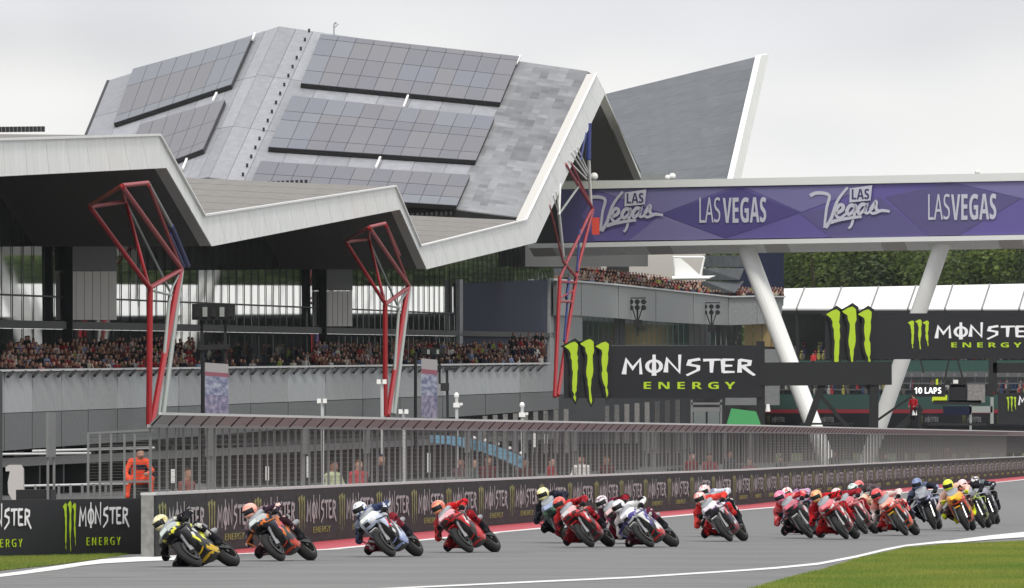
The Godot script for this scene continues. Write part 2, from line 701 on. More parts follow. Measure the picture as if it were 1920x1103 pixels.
# ---------------------------------------------------------------- pit wall, fence and boards
func pit_wall() -> void:
	var t := thing("pit_wall", "long low pit wall with dark advertising boards along the track", "wall")
	var st := new_st()
	var sc := new_st()
	for k in wall_pts.size() - 1:
		var a := wall_pts[k]
		var b := wall_pts[k + 1]
		var o := Vector3(-0.255, 0, -0.02)
		slab(st, [a + o * 0.08, b + o * 0.08, b + o, a + o], Vector3(0, 1.16, 0))
		slab(sc, [a + Vector3(0.02, 1.162, 0), b + Vector3(0.02, 1.162, 0), b + o * 1.05 + Vector3(0, 1.162, 0), a + o * 1.05 + Vector3(0, 1.162, 0)], Vector3(0, 0.05, 0))
	obj("wall_core", st, M.concrete, t)
	obj("coping", sc, M.pale_rail, t)
	var step := 8.6
	var word := spiky_word(6.0, 0.4)
	var mark := claws(1.45, 0.84, 0.0, 0.0)
	var n := int(wall_len[-1] / step)
	for k in n:
		var x0 := wall_at(k * step + 0.02)
		var x1 := wall_at((k + 1) * step - 0.03)
		var bt := new_st()
		var z0 := x0.basis.z
		slab(bt, [x0.origin + z0 * 0.02 + Vector3(0, .03, 0), x1.origin + x1.basis.z * 0.02 + Vector3(0, .03, 0), x1.origin + x1.basis.z * 0.02 + Vector3(0, 1.15, 0), x0.origin + z0 * 0.02 + Vector3(0, 1.15, 0)], -z0 * 0.05)
		var bd := obj("advert_board", bt, M.wall_board, t)
		if k * step > 560.0:
			continue
		var c := wall_at((k + 0.5) * step)
		var fr := facing(c.origin + c.basis.z * 0.03, x1.origin - x0.origin)
		part("claw_mark", mark, M.lime_dull, bd, fr * Transform3D(Basis(), Vector3(-4.0, 0.2, 0)))
		part("white_lettering", word, M.letter_grey, bd, fr * Transform3D(Basis(), Vector3(-2.2, 0.5, 0)))
		words("lime_lettering", "ENERGY", 3.6, 0.13, M.lime_dull, bd, fr * Transform3D(Basis(), Vector3(0.9, 0.27, 0.003)))


func catch_fence() -> void:
	var t := thing("catch_fence", "tall grey wire debris fence with slanted top standing on the pit wall", "fence")
	var total := wall_len[-1]
	# posts with their slanted tops
	var s := 0.3
	var k := 0
	var post := new_st()
	box(post, Vector3(0, 0.62, 0), Vector3(0.05, 1.25, 0.05))
	var post_mesh := finish(post)
	var ribst := new_st()
	beam(ribst, Vector3(0, 1.25, 0), Vector3(0.0, 1.47, 0.2), 0.12, 0.05)
	var rib_mesh := finish(ribst)
	var thin := new_st()
	box(thin, Vector3(0, 0.62, 0.01), Vector3(0.04, 1.25, 0.035))
	var thin_mesh := finish(thin)
	var count := 0
	while s < total and count < 150:
		var f := wall_at(s)
		f.origin += -f.basis.z * 0.12 + Vector3(0, 1.21, 0)
		part("post", post_mesh, M.steel, t, f)
		part("slanted_rib", rib_mesh, M.gutter, t, f)
		var f2 := wall_at(s + 1.4)
		f2.origin += -f2.basis.z * 0.12 + Vector3(0, 1.21, 0)
		part("thin_post", thin_mesh, M.steel, t, f2)
		s += 2.8
		count += 1
	var rails := new_st()
	var can := new_st()
	var top := new_st()
	for j in wall_pts.size() - 1:
		var a := wall_at(wall_len[j] + 0.01)
		var b := wall_at(wall_len[j + 1] - 0.01)
		var bz := (a.basis.z)
		var p := a.origin - bz * 0.12
		var q := b.origin - bz * 0.12
		beam(rails, p + Vector3(0, 2.46, 0), q + Vector3(0, 2.46, 0), 0.06, 0.06)
		beam(top, p + bz * 0.22 + Vector3(0, 2.69, 0), q + bz * 0.22 + Vector3(0, 2.69, 0), 0.05, 0.05)
		slab(can, [p + Vector3(0, 2.47, 0) + bz * 0.01, q + Vector3(0, 2.47, 0) + bz * 0.01, q + bz * 0.2 + Vector3(0, 2.66, 0), p + bz * 0.2 + Vector3(0, 2.66, 0)], Vector3(0, 0.012, -0.0))
	obj("lower_rail", rails, M.canopy, t)
	obj("top_rail", top, M.pale_rail, t)
	obj("slanted_canopy", can, M.canopy, t)
	# the wire mesh itself: real wires
	var wire := new_st()
	var x := 0.05
	while x < total:
		var f := wall_at(x)
		var p := f.origin - f.basis.z * 0.1
		var sp := 0.25 if x < 160 else 0.4
		beam(wire, p + Vector3(0, 1.21, 0), p + Vector3(0, 2.45, 0), 0.006, 0.006, f.basis.z)
		x += sp
	for j in wall_pts.size() - 1:
		var a := wall_at(wall_len[j] + 0.01)
		var b := wall_at(wall_len[j + 1] - 0.01)
		for r in 12:
			var y := 1.3 + r * 0.1
			beam(wire, a.origin - a.basis.z * 0.1 + Vector3(0, y, 0), b.origin - a.basis.z * 0.1 + Vector3(0, y, 0), 0.006, 0.006)
	var wm := obj("wire_mesh", wire, M.mesh_wire, t)
	wm.set_meta("kind", "stuff")
	# end frame and the gate bay left of the wall's end
	var g := thing("gate_frame", "grey open steel gate bays left of the fence end by the marshal", "gate")
	var d := 212.0
	for px in [165, 187, 208, 233, 252]:
		var st := new_st()
		box(st, at(px, 875, d), Vector3(0.045, 1.3, 0.05))
		obj("upright", st, M.steel, g)
	for r in [[163, 813, 290, 806], [163, 842, 285, 838], [163, 905, 285, 903]]:
		var st := new_st()
		beam(st, at(r[0], r[1], d), at(r[2], r[3], d), 0.04, 0.04)
		obj("rail", st, M.steel, g)
	var gw := new_st()
	for j in 22:
		beam(gw, at(165, 815 + j * 5.5, d + .05), at(285, 811 + j * 5.5, d + .05), 0.009, 0.009)
	var gm := obj("wire_mesh", gw, M.mesh_wire, g)
	gm.set_meta("kind", "stuff")


func left_board() -> void:
	var a := ground_at(-300, 1054)
	var b := ground_at(265, 1040.5)
	var t := thing("advert_barrier", "black advertising barrier with lime claw mark left of the pit wall end", "barrier")
	var fr := facing(a, b - a)
	var L := a.distance_to(b)
	var px_m := L / 565.0
	var st := new_st()
	box(st, fr * Vector3(L / 2 - 0.02, 0.545, -0.06), Vector3(L, 1.07, 0.12), fr.basis)
	obj("board", st, M.board_dark, t)
	var word := spiky_word(95.0 * px_m, 0.32)
	var mark := claws(27.0 * px_m, 0.95, 0, 0)
	for x in [50.0, 240.0]:
		var lx: float = x + 300.0
		var m := px_m
		# the word ends at photo column x
		var o := Transform3D(Basis(), Vector3((lx - 98.0) * m, 0.6, 0.012))
		part("white_lettering", word, M.letter_white, t, fr * o)
		part("claw_mark", mark, M.lime, t, fr * Transform3D(Basis(), Vector3((lx - 130.0) * m, 0.1, 0.012)))
		words("lime_lettering", "E N E R G Y", 66.0 * m, 0.15, M.lime, t, fr * Transform3D(Basis(), Vector3((lx - 51.0) * m, 0.275, 0.012)))


# ---------------------------------------------------------------- the pit building
func quad_px(q: Array, u: float, v: float) -> Vector2:   # q: top-left, top-right, bottom-right, bottom-left in the photograph
	var a: Vector2 = q[0].lerp(q[1], u)
	var b: Vector2 = q[3].lerp(q[2], u)
	return a.lerp(b, v)


func cells(owner: Node, n: String, pl: Plane, q: Array, us: Array, vs: Array, gap: float, lo: float, hi: float, pick) -> void:
	var nrm := pl.normal
	var size: float = q[0].distance_to(q[1])
	var size_v: float = q[0].distance_to(q[3])
	for i in us.size() - 1:
		for j in vs.size() - 1:
			var gu := gap / size
			var gv := gap / size_v
			var c := []
			for e in [[us[i] + gu, vs[j] + gv], [us[i + 1] - gu, vs[j] + gv], [us[i + 1] - gu, vs[j + 1] - gv], [us[i] + gu, vs[j + 1] - gv]]:
				var p := quad_px(q, e[0], e[1])
				c.append(on_plane(pl, p.x, p.y) + nrm * lo)
			var st := new_st()
			slab(st, c, nrm * (hi - lo))
			obj(n, st, pick.call(i, j), owner)


func steps(n: int) -> Array:
	var a := []
	for k in n + 1:
		a.append(float(k) / n)
	return a


func up_plane(a: Vector3, b: Vector3, c: Vector3) -> Plane:
	var p := Plane(a, b, c)
	return p if p.normal.y > 0 else Plane(-p.normal, -p.d)


func solar_array(owner: Node, pl: Plane, q: Array, cols: int, vs: Array, pick) -> void:
	var o := Node3D.new()
	o.name = "solar_array"
	owner.add_child(o, true)
	cells(o, "array_frame", pl, q, [0.0, 1.0], [0.0, 1.0], 0.6, 0.06, 0.36, func(_i, _j): return M.black)
	cells(o, "solar_panel", pl, q, steps(cols), vs, 0.45, 0.364, 0.41, pick)


func race_building() -> void:
	var t := thing("race_building", "grey angular pit building with zigzag white roof edges and solar panels", "building")
	var bf := 58.0
	# --- zigzag fascia and the soffit behind it
	var top := [[-80, 265], [297, 254], [381, 405], [740, 350], [787, 462], [985, 413], [1117, 138], [1200, 325]]
	var bot := [[-80, 335], [312, 315], [397, 462], [750, 393], [800, 505], [1005, 455], [1135, 175], [1203, 338]]
	for k in top.size() - 1:
		var st := new_st()
		var q := [on(top[k][0], top[k][1], bf), on(top[k + 1][0], top[k + 1][1], bf), on(bot[k + 1][0], bot[k + 1][1], bf), on(bot[k][0], bot[k][1], bf)]
		slab(st, [q[0] + Vector3(-.06, -.02, 0), q[1] + Vector3(-.06, -.02, 0), q[2] + Vector3(-.06, .02, 0), q[3] + Vector3(-.06, .02, 0)], Vector3(-0.6, 0, -0.05))
		obj("roof_fascia", st, M.fin, t)
		var np := maxi(1, int(q[0].distance_to(q[1]) / 7.0))
		for j in np:
			var pn := new_st()
			var u0 := float(j) / np + (0.0 if j == 0 else 0.0035 / np * 2.0)
			var u1 := float(j + 1) / np - (0.0 if j == np - 1 else 0.0035 / np * 2.0)
			slab(pn, [q[0].lerp(q[1], u0), q[0].lerp(q[1], u1), q[3].lerp(q[2], u1), q[3].lerp(q[2], u0)], Vector3(-0.055, 0, 0))
			obj("fascia_panel", pn, M.fascia, t)
		if k != 6:
			# a thin capping along the top edge, standing 5 cm proud
			var cp := new_st()
			beam(cp, q[0] + Vector3(0.05, 0.03, 0), q[1] + Vector3(0.05, 0.03, 0), 0.16, 0.1)
			obj("edge_capping", cp, M.white_paint, t)
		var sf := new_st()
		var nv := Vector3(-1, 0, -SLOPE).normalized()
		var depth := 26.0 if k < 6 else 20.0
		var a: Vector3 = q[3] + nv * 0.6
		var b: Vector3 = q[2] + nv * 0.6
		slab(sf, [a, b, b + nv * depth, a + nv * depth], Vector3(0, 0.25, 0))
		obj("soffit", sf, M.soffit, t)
	# --- roof sheets of the first three folds
	for k in [0, 1, 2, 3, 4]:
		var nv := Vector3(-1, 0, -SLOPE).normalized()
		var a := on(top[k][0], top[k][1], bf) + nv * 0.5
		var b := on(top[k + 1][0], top[k + 1][1], bf) + nv * 0.5
		var o := Node3D.new()
		o.name = "lower_roof"
		t.add_child(o, true)
		var rise := 1.4 if k in [2, 3, 4] else 0.35
		for j in 6:
			var st := new_st()
			var u0 := j / 6.0 + 0.003
			var u1 := (j + 1) / 6.0 - 0.003
			var lift := Vector3(0, rise, 0) + nv * 30.0
			slab(st, [a + (b - a) * u0, a + (b - a) * u1, a + (b - a) * u1 + lift, a + (b - a) * u0 + lift], Vector3(0, -0.2, 0))
			obj("roof_panel", st, M.roof_brown, o)
	# rows of upstand brackets along the low roofs
	for seg in [[352, 350, 578, 341, 26], [-5, 243, 84, 242, 12], [760, 404, 850, 400, 10]]:
		for j in int(seg[4]):
			var u: float = (j + 0.5) / seg[4]
			var p := back_from(on(740 if seg[0] > 0 and seg[0] < 700 else (985 if seg[0] > 700 else 297), 300, bf), lerpf(seg[0], seg[2], u), lerpf(seg[1], seg[3], u))
			var st := new_st()
			box(st, p, Vector3(0.17, 0.26, 0.3))
			obj("roof_bracket", st, M.gutter, t)
	# --- the tall folded roof
	var R1 := on(978, 408, bf + 0.7)
	var R2 := on(1106, 134, bf + 0.7)
	var F2 := back_from(R2, 523, 49)
	var pr := up_plane(R1, R2, F2)
	var F1 := on_plane(pr, 392, 333)
	var L2 := back_from(R2, 205, 150)
	var pl := up_plane(F1, F2, L2)
	var roof := Node3D.new()
	roof.name = "main_roof"
	t.add_child(roof, true)
	var qr := [Vector2(523, 49), Vector2(1106, 134), Vector2(978, 408), Vector2(392, 333)]
	var ql := [Vector2(205, 150), Vector2(523, 49), Vector2(392, 333), Vector2(119, 360)]
	cells(roof, "roof_deck", pr, qr, [0.0, 1.0], [0.0, 1.0], 0.0, -0.7, -0.08, func(_i, _j): return M.gutter)
	cells(roof, "roof_deck", pl, ql, [0.0, 1.0], [0.0, 1.0], 0.0, -0.7, -0.08, func(_i, _j): return M.gutter)
	cells(roof, "roof_panel", pr, qr, [0.0, 0.055, 0.11, 0.2, 0.3, 0.4, 0.5, 0.6, 0.7, 0.775], [0.0, 0.32, 0.66, 1.0], 0.35, -0.08, 0.0, func(i, j): return M.roof[(i * 2 + j) % 5])
	var wn := FastNoiseLite.new()
	wn.seed = 21
	wn.frequency = 0.23
	var weather := func(i: int, j: int) -> Material:
		var g := wn.get_noise_2d(i * 1.1, j * 0.9) * 4.4 + wn.get_noise_2d(i * 7.1 + 90.0, j * 7.0) * 1.4 + (2.0 if j < 28 else 0.2) + (0.6 if i in [2, 3, 4] else 0.0) - (1.2 if j < 3 else 0.0)
		return M.weather[clampi(int(g + 0.5), 0, 5)]
	cells(roof, "roof_panel", pr, qr, [0.775, 0.8, 0.825, 0.855, 0.88, 0.905, 0.935, 0.965, 0.995], steps(44), 0.012, -0.08, 0.0, weather)
	cells(roof, "roof_panel", pl, ql, [0.0, 0.17, 0.34, 0.5, 0.67, 0.84, 0.92, 1.0], [0.0, 0.33, 0.66, 1.0], 0.35, -0.08, 0.0, func(i, j): return M.roof[(i * 3 + j) % 5])
	# dark gutter between the roof and its white edge
	var gt := new_st()
	slab(gt, [on(1106, 137, bf + 0.62), on(1116, 142, bf + 0.62), on(988, 413, bf + 0.62), on(977, 409, bf + 0.62)], Vector3(-0.1, -0.3, 0))
	obj("gutter", gt, M.gutter, t)
	var le := new_st()
	beam(le, L2 + Vector3(-0.1, -0.35, 0), on_plane(pl, 119, 360) + Vector3(-0.1, -0.35, 0), 0.2, 0.7)
	obj("verge_trim", le, M.gutter, t)
	# solar arrays
	var tone := func(i, j): return M.solar[(i * 7 + j * 3 + (i * j) % 5) % 4]
	solar_array(t, pr, [Vector2(600, 73), Vector2(973, 115), Vector2(937, 202), Vector2(562, 166)], 11, [0.0, 0.1, 0.42, 0.74, 1.0], func(i, j): return M.solar[4 + (i + j) % 3] if i < 1 or (i < 2 and j < 2) else (M.solar[5] if j == 2 and i in [5, 6, 8, 9] else tone.call(i, j)))
	solar_array(t, pr, [Vector2(546, 189), Vector2(927, 229), Vector2(891, 311), Vector2(501, 286)], 11, [0.0, 0.3, 0.47, 0.82, 1.0], func(i, j): return M.solar[4 + (i + j) % 3] if i < 2 or (j == 0 and i in [2, 3, 6, 8, 9, 10]) else tone.call(i, j))
	solar_array(t, pr, [Vector2(487, 312), Vector2(881, 338), Vector2(855, 396), Vector2(460, 372)], 11, [0.0, 0.4, 0.74, 1.0], func(i, j): return M.solar[6] if j == 2 and i > 6 else (M.solar[2] if i < 5 else tone.call(i, j)))
	solar_array(t, pl, [Vector2(252, 138), Vector2(476, 77), Vector2(436, 168), Vector2(215, 241)], 8, [0.0, 0.33, 0.86, 1.0], func(i, j): return M.solar[6] if j != 1 or i > 5 else M.solar[3])
	solar_array(t, pl, [Vector2(264, 243), Vector2(425, 196), Vector2(384, 289), Vector2(232, 347)], 6, [0.0, 0.42, 0.84, 1.0], func(i, j): return M.solar[3] if (i + j) % 3 else M.solar[1])
	# roof anchors along the fold, white walkway clips, mast
	for k in 17:
		var u := k / 16.0
		var p := on_plane(pr, lerpf(579, 455, u), lerpf(60, 330, u)) + pr.normal * 0.12
		var st := new_st()
		box(st, p, Vector3(0.16, 0.25, 0.3))
		obj("roof_anchor", st, M.gutter, t)
	for c in [[pr, 765, 187, 757, 208], [pr, 713, 303, 705, 322], [pl, 406, 182, 399, 196], [pl, 350, 306, 343, 324], [pr, 976, 112, 968, 127], [pl, 478, 70, 473, 82]]:
		var st := new_st()
		beam(st, on_plane(c[0], c[1], c[2]) + Vector3(0, 0.3, 0.1), on_plane(c[0], c[3], c[4]) + Vector3(0, 0.3, 0.1), 0.14, 0.14)
		obj("walkway_clip", st, M.white_paint, t)
	var an := new_st()
	var ap := on_plane(pr, 626, 68)
	tube(an, ap, ap + Vector3(0, 0.95, 0), 0.05)
	tube(an, ap + Vector3(0, 0.6, 0), ap + Vector3(0.35, 0.95, 0), 0.03)
	ball(an, ap + Vector3(0.12, 1.0, 0), Vector3(0.1, 0.1, 0.1), 6, 4)
	obj("mast", an, M.grey_steel, t)
	# --- gable behind the peak
	var gb := new_st()
	var nv2 := Vector3(-1, 0, -SLOPE).normalized()
	slab(gb, [on(985, 460, 66), on(1128, 165, 66), on(1215, 350, 66), on(1215, 500, 66), on(985, 500, 66)], Vector3(-0.3, 0, -0.03))
	obj("gable_wall", gb, mat(srgb(64, 64, 58), 0.5), t)
	# --- glass wall
	var bg := 67.0
	var gw := Node3D.new()
	gw.name = "glass_wall"
	t.add_child(gw, true)
	var d0 := d_at(-60, bg)
	var d1 := d_at(1040, bg)
	var n := int((d1 - d0) / 4.2)
	var floor_y := func(px: float, y0: float) -> float: return 660.0 + (y0 - 660.0) * (0.08 - (px - 960.0) / F) / 0.128
	for k in n:
		var da := d0 + (d1 - d0) * k / n
		var db := d0 + (d1 - d0) * (k + 1) / n
		var pxa := 960.0 + F * (SLOPE - bg / da)
		var pxb := 960.0 + F * (SLOPE - bg / db)
		var rows := [[330.0, 551.0], [553.0, 600.0], [616.0, 725.0]]
		for r in rows:
			var st := new_st()
			var q := [on(pxa + 0.5, floor_y.call(pxa, r[0]), bg), on(pxb - 0.5, floor_y.call(pxb, r[0]), bg), on(pxb - 0.5, floor_y.call(pxb, r[1]), bg), on(pxa + 0.5, floor_y.call(pxa, r[1]), bg)]
			var tilt := rng.randf_range(-0.006, 0.006)
			q[1] += Vector3(tilt, 0, 0)
			q[2] += Vector3(tilt, 0, 0)
			for e in 4:   # the glass leans back a little
				q[e].x -= 0.0042 * (q[e].y - 3.0)
			slab(st, q, Vector3(-0.08, 0, 0))
			obj("pane", st, M.glass, gw)
		var ms := new_st()
		beam(ms, on(pxb, floor_y.call(pxb, 330.0), bg - 0.02), on(pxb, floor_y.call(pxb, 725.0), bg - 0.02), 0.03, 0.06, Vector3(0, 0, 1))
		obj("mullion", ms, M.mullion, gw)
	for r in [[600.0, 615.0, M.black, 0.5], [550.5, 553.5, M.mullion, 0.2]]:
		var st := new_st()
		slab(st, [on(-60, floor_y.call(-60, r[0]), bg - r[3]), on(1040, floor_y.call(1040, r[0]), bg - r[3]), on(1040, floor_y.call(1040, r[1]), bg - r[3]), on(-60, floor_y.call(-60, r[1]), bg - r[3])], Vector3(-r[3] * 0.9, 0, 0))
		obj("floor_edge", st, r[2], t)
	# solid piers of the facade: black above, pale ribbed below
	for p in [[127, 219, 392, 508, 600], [605, 661, 500, 545, 612]]:
		var st := new_st()
		slab(st, [on(p[0], p[2], bg - 0.3), on(p[1], p[2], bg - 0.3), on(p[1], p[3], bg - 0.3), on(p[0], p[3], bg - 0.3)], Vector3(-0.25, 0, 0))
		obj("pier_upper", st, M.black, t)
		for j in 6:
			var a: float = lerpf(p[0], p[1], j / 6.0) + 0.6
			var b: float = lerpf(p[0], p[1], (j + 1) / 6.0) - 0.6
			var s2 := new_st()
			slab(s2, [on(a, p[3] + 1, bg - 0.3), on(b, p[3] + 1, bg - 0.3), on(b, p[4], bg - 0.3), on(a, p[4], bg - 0.3)], Vector3(-0.25, 0, 0))
			obj("pier_panel", s2, M.fin, t)
		var s3 := new_st()
		beam(s3, on(p[0], p[2], bg - 0.5), on(p[0], 690, bg - 0.5), 0.5, 0.5, Vector3(0, 0, 1))
		obj("pier_post", s3, M.black, t)
	# screen and frame at the far end of the glass
	var sb := new_st()
	slab(sb, [on(868, 531, 66.7), on(1031, 525, 66.7), on(1031, 690, 66.7), on(868, 690, 66.7)], Vector3(-0.1, 0, 0))
	obj("navy_screen", sb, M.navy, t)
	for p in [[862, 868, 524], [1031, 1046, 522]]:
		var st := new_st()
		slab(st, [on(p[0], p[2], 66.5), on(p[1], p[2], 66.5), on(p[1], 692, 66.5), on(p[0], 692, 66.5)], Vector3(-0.3, 0, 0))
		obj("screen_frame", st, M.parapet, t)
	# --- terrace parapet
	var bp := 60.0
	var ledge := new_st()
	slab(ledge, [on(-60, 694.0, bp - 0.25), on(1032, 680, bp - 0.25), on(1032, 683, bp - 0.25), on(-60, 698, bp - 0.25)], Vector3(-0.5, 0, 0))
	obj("parapet_rail", ledge, M.pale_rail, t)
	var xs := [-60, 8, 60, 115, 165, 220, 280, 335, 400, 470, 540, 610, 680, 750, 830, 910, 975, 1048]
	for k in xs.size() - 1:
		var st := new_st()
		var a := float(xs[k]) + 0.5
		var b := float(xs[k + 1]) - 0.5
		var ya := 694.5 - 0.0125 * a
		var yb := 694.5 - 0.0125 * b
		var ma := 775.5 - 0.0395 * a
		var mb := 775.5 - 0.0395 * b
		slab(st, [on(a, ya + 4, bp), on(b, yb + 4, bp), on(b, mb - 0.6, bp - 0.35), on(a, ma - 0.6, bp - 0.35)], Vector3(-0.3, 0, 0))
		obj("parapet_panel", st, M.parapet_tones[(k * 5 + k / 3) % 3], t)
		var s2 := new_st()
		var la := 846.0 - 0.075 * a
		var lb := 846.0 - 0.075 * b
		slab(s2, [on(a, ma + 0.6, bp - 0.35), on(b, mb + 0.6, bp - 0.35), on(b, lb, bp - 0.1), on(a, la, bp - 0.1)], Vector3(-0.3, 0, 0))
		obj("lower_panel", s2, M.parapet_low, t)
	var core := new_st()
	slab(core, [on(-60, 700, bp + 0.45), on(1048, 686, bp + 0.45), on(1048, 766, bp + 0.45), on(-60, 846, bp + 0.45)], Vector3(-0.3, 0, 0))
	obj("parapet_core", core, M.dark, t)
	# slanted fins under the rail
	var x := -10.0
	while x < 1020.0:
		var st := new_st()
		var y := 694.5 - 0.0125 * x
		beam(st, on(x + 10, y + 3, bp - 0.3), on(x, y + 13, bp - 0.22), 0.12, 0.1)
		obj("fin", st, M.gutter, t)
		x += 24.0 - x * 0.009
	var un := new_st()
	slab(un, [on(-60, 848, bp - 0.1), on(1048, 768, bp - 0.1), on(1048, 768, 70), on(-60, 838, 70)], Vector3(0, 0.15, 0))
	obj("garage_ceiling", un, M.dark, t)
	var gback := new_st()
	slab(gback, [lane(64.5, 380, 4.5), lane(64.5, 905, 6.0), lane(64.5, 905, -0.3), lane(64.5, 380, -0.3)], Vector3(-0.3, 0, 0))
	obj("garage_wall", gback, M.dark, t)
	# garage fronts: piers and shutters between them
	var d := 400.0
	while d < 900.0:
		var st := new_st()
		box(st, lane(61.5, d, 0.8), Vector3(1.2, 2.2, 1.6))
		obj("garage_pier", st, M.mullion, t)
		var s2 := new_st()
		box(s2, lane(64.2, d + 4.5, 0.8), Vector3(0.12, 2.2, 4.6))
		obj("garage_door", s2, M.dark if int(d) % 2 else M.mullion, t)
		d += 9.0
	# terrace floor, stepping up to the glass
	for r in 6:
		var st := new_st()
		var da := d_at(-60, 61.0 + r)
		var db := d_at(1035, 61.0 + r)
		slab(st, [lane(60.5 + r, da, 1.35 + r * 0.28), lane(60.5 + r, db, 2.7 + r * 0.28), lane(61.5 + r, db, 2.7 + r * 0.28), lane(61.5 + r, da, 1.35 + r * 0.28)], Vector3(0, -0.4, 0))
		obj("terrace_step", st, M.concrete, t)
	trusses()


func trusses() -> void:
	var data := [
		["first red lattice strut holding up the nearest roof fold", [
			[168, 385, 60, 229, 348, 57, "r", .17], [229, 348, 57, 277, 343, 57, "r", .17], [168, 388, 60, 234, 378, 60, "r", .17], [234, 378, 60, 229, 348, 57, "r", .14],
			[170, 390, 60, 280, 540, 58, "r", .19], [236, 380, 60, 279, 538, 58, "r", .15], [230, 352, 57, 339, 503, 58, "r", .2], [278, 346, 57, 338, 500, 58, "r", .15],
			[279, 346, 57, 321, 424, 58, "g", .15], [321, 424, 58, 352, 498, 59, "b", .24], [318, 440, 58, 344, 500, 59, "b", .16], [238, 384, 60, 318, 546, 59, "g", .11],
			[281, 540, 58, 340, 505, 58, "r", .2], [284, 545, 58, 322, 554, 58, "g", .1], [340, 505, 58, 318, 550, 58, "g", .09],
			[281, 540, 58, 279, 800, 58, "r", .24], [337, 508, 58, 284, 798, 58, "r", .26], [340, 508, 58, 304, 792, 58, "g", .2], [318, 552, 58, 296, 795, 58, "g", .14]]],
		["second red lattice strut between the two lower roof folds", [
			[648, 452, 60, 692, 426, 57, "r", .17], [692, 426, 57, 722, 419, 57, "r", .17], [648, 454, 60, 692, 448, 60, "r", .16], [692, 448, 60, 692, 426, 57, "r", .14],
			[650, 456, 60, 722, 570, 58, "r", .18], [692, 450, 60, 721, 566, 58, "r", .15], [694, 430, 57, 766, 535, 58, "r", .2], [723, 421, 57, 765, 532, 58, "r", .15],
			[724, 424, 57, 748, 478, 58, "r", .2], [692, 452, 60, 744, 571, 59, "g", .11], [722, 571, 58, 767, 538, 58, "r", .2], [722, 572, 58, 750, 578, 58, "g", .1], [767, 540, 58, 746, 572, 58, "g", .12],
			[722, 571, 58, 722, 780, 58, "r", .25], [764, 540, 58, 727, 780, 58, "r", .26], [767, 542, 58, 739, 778, 58, "g", .2], [748, 576, 58, 734, 776, 58, "g", .15]]],
		["tall red lattice strut with blue mast beside the footbridge", [
			[1104, 232, 58, 1103, 300, 58, "b", .34], [1098, 250, 58, 1088, 300, 58, "b", .16], [1104, 300, 58, 1108, 385, 58, "w", .2],
			[1070, 285, 58, 1100, 330, 58, "w", .1], [1076, 280, 58, 1102, 326, 58, "w", .1], [1082, 275, 58, 1104, 324, 58, "w", .1], [1064, 300, 58, 1100, 336, 58, "w", .1],
			[1060, 308, 58, 1112, 392, 58, "r", .2], [1070, 305, 58, 1110, 388, 58, "r", .16], [1085, 350, 58, 1048, 402, 58, "g", .14], [1050, 345, 58, 1048, 402, 58, "w", .16],
			[1036, 365, 58, 1047, 398, 58, "w", .09], [1042, 358, 58, 1048, 396, 58, "w", .09], [1048, 400, 58, 1056, 480, 58, "w", .2],
			[1030, 385, 58, 1056, 492, 58, "r", .13], [1110, 392, 58, 1064, 490, 58, "r", .2], [1112, 392, 58, 1082, 510, 58, "r", .2], [1087, 430, 58, 1082, 510, 58, "b", .14],
			[1056, 490, 58, 1080, 520, 58, "r", .18], [1064, 490, 58, 1050, 522, 58, "r", .18],
			[1050, 520, 58, 1040, 745, 58, "r", .24], [1081, 515, 58, 1046, 742, 58, "r", .24], [1067, 524, 58, 1062, 560, 58, "b", .2], [1050, 528, 58, 1078, 530, 58, "r", .16], [1049, 560, 58, 1074, 545, 58, "r", .13], [1048, 566, 58, 1072, 566, 58, "r", .15], [1064, 568, 58, 1058, 640, 58, "b", .14]]],
	]
	for e in data:
		var t := thing("roof_strut", e[0], "steel strut", Vector3.ZERO, "red lattice struts under the roof edge")
		for m in e[1]:
			var st := new_st()
			tube(st, on(m[0], m[1], m[2]), on(m[3], m[4], m[5]), m[7] * 0.6, -1.0, 8)
			obj({"r": "red_bar", "g": "grey_bar", "b": "blue_bar", "w": "white_bar"}[m[6]], st, {"r": M.red_steel, "g": M.grey_steel, "b": M.blue_steel, "w": M.white_paint}[m[6]], t)


func far_wing() -> void:
	var t := thing("far_roof_wing", "grey leaning roof wing with white edge rising behind the footbridge", "building")
	var A := on(1428, 104, 58)
	var Bq := on(1327, 546, 58)
	var C := back_from(A, 1120, 180)
	var pl := up_plane(A, Bq, C)
	var q := [Vector2(1120, 180), Vector2(1428, 104), Vector2(1358, 410), Vector2(1120, 410)]
	cells(t, "roof_deck", pl, q, [0.0, 1.0], [0.0, 1.0], 0.0, -1.0, -0.08, func(_i, _j): return M.gutter)
	cells(t, "roof_panel", pl, q, [0.0, 0.35, 0.7, 1.0], steps(15), 0.06, -0.08, 0.0, func(i, j): return M.far_roof[(i + j * 2 + (i * j) % 3) % 3])
	var st := new_st()
	slab(st, [on(1427, 104, 57.5), on(1442, 101, 57.2), on(1373, 410, 57.2), on(1357, 410, 57.5)], Vector3(-0.5, 0, -0.4))
	obj("white_edge", st, M.fascia, t)
	var s2 := new_st()
	slab(s2, [on(1195, 322, 60), on(1262, 328, 60), on(1262, 345, 60), on(1195, 345, 60)], Vector3(-4, 0.1, 0))
	obj("plant_housing", s2, M.parapet, t)
	for c in [[1252, 333, .22], [1261, 331, .28]]:
		var s3 := new_st()
		ball(s3, on(c[0], c[1], 56), Vector3(c[2], c[2], c[2]), 10, 6)
		obj("white_dome", s3, M.white_paint, t)


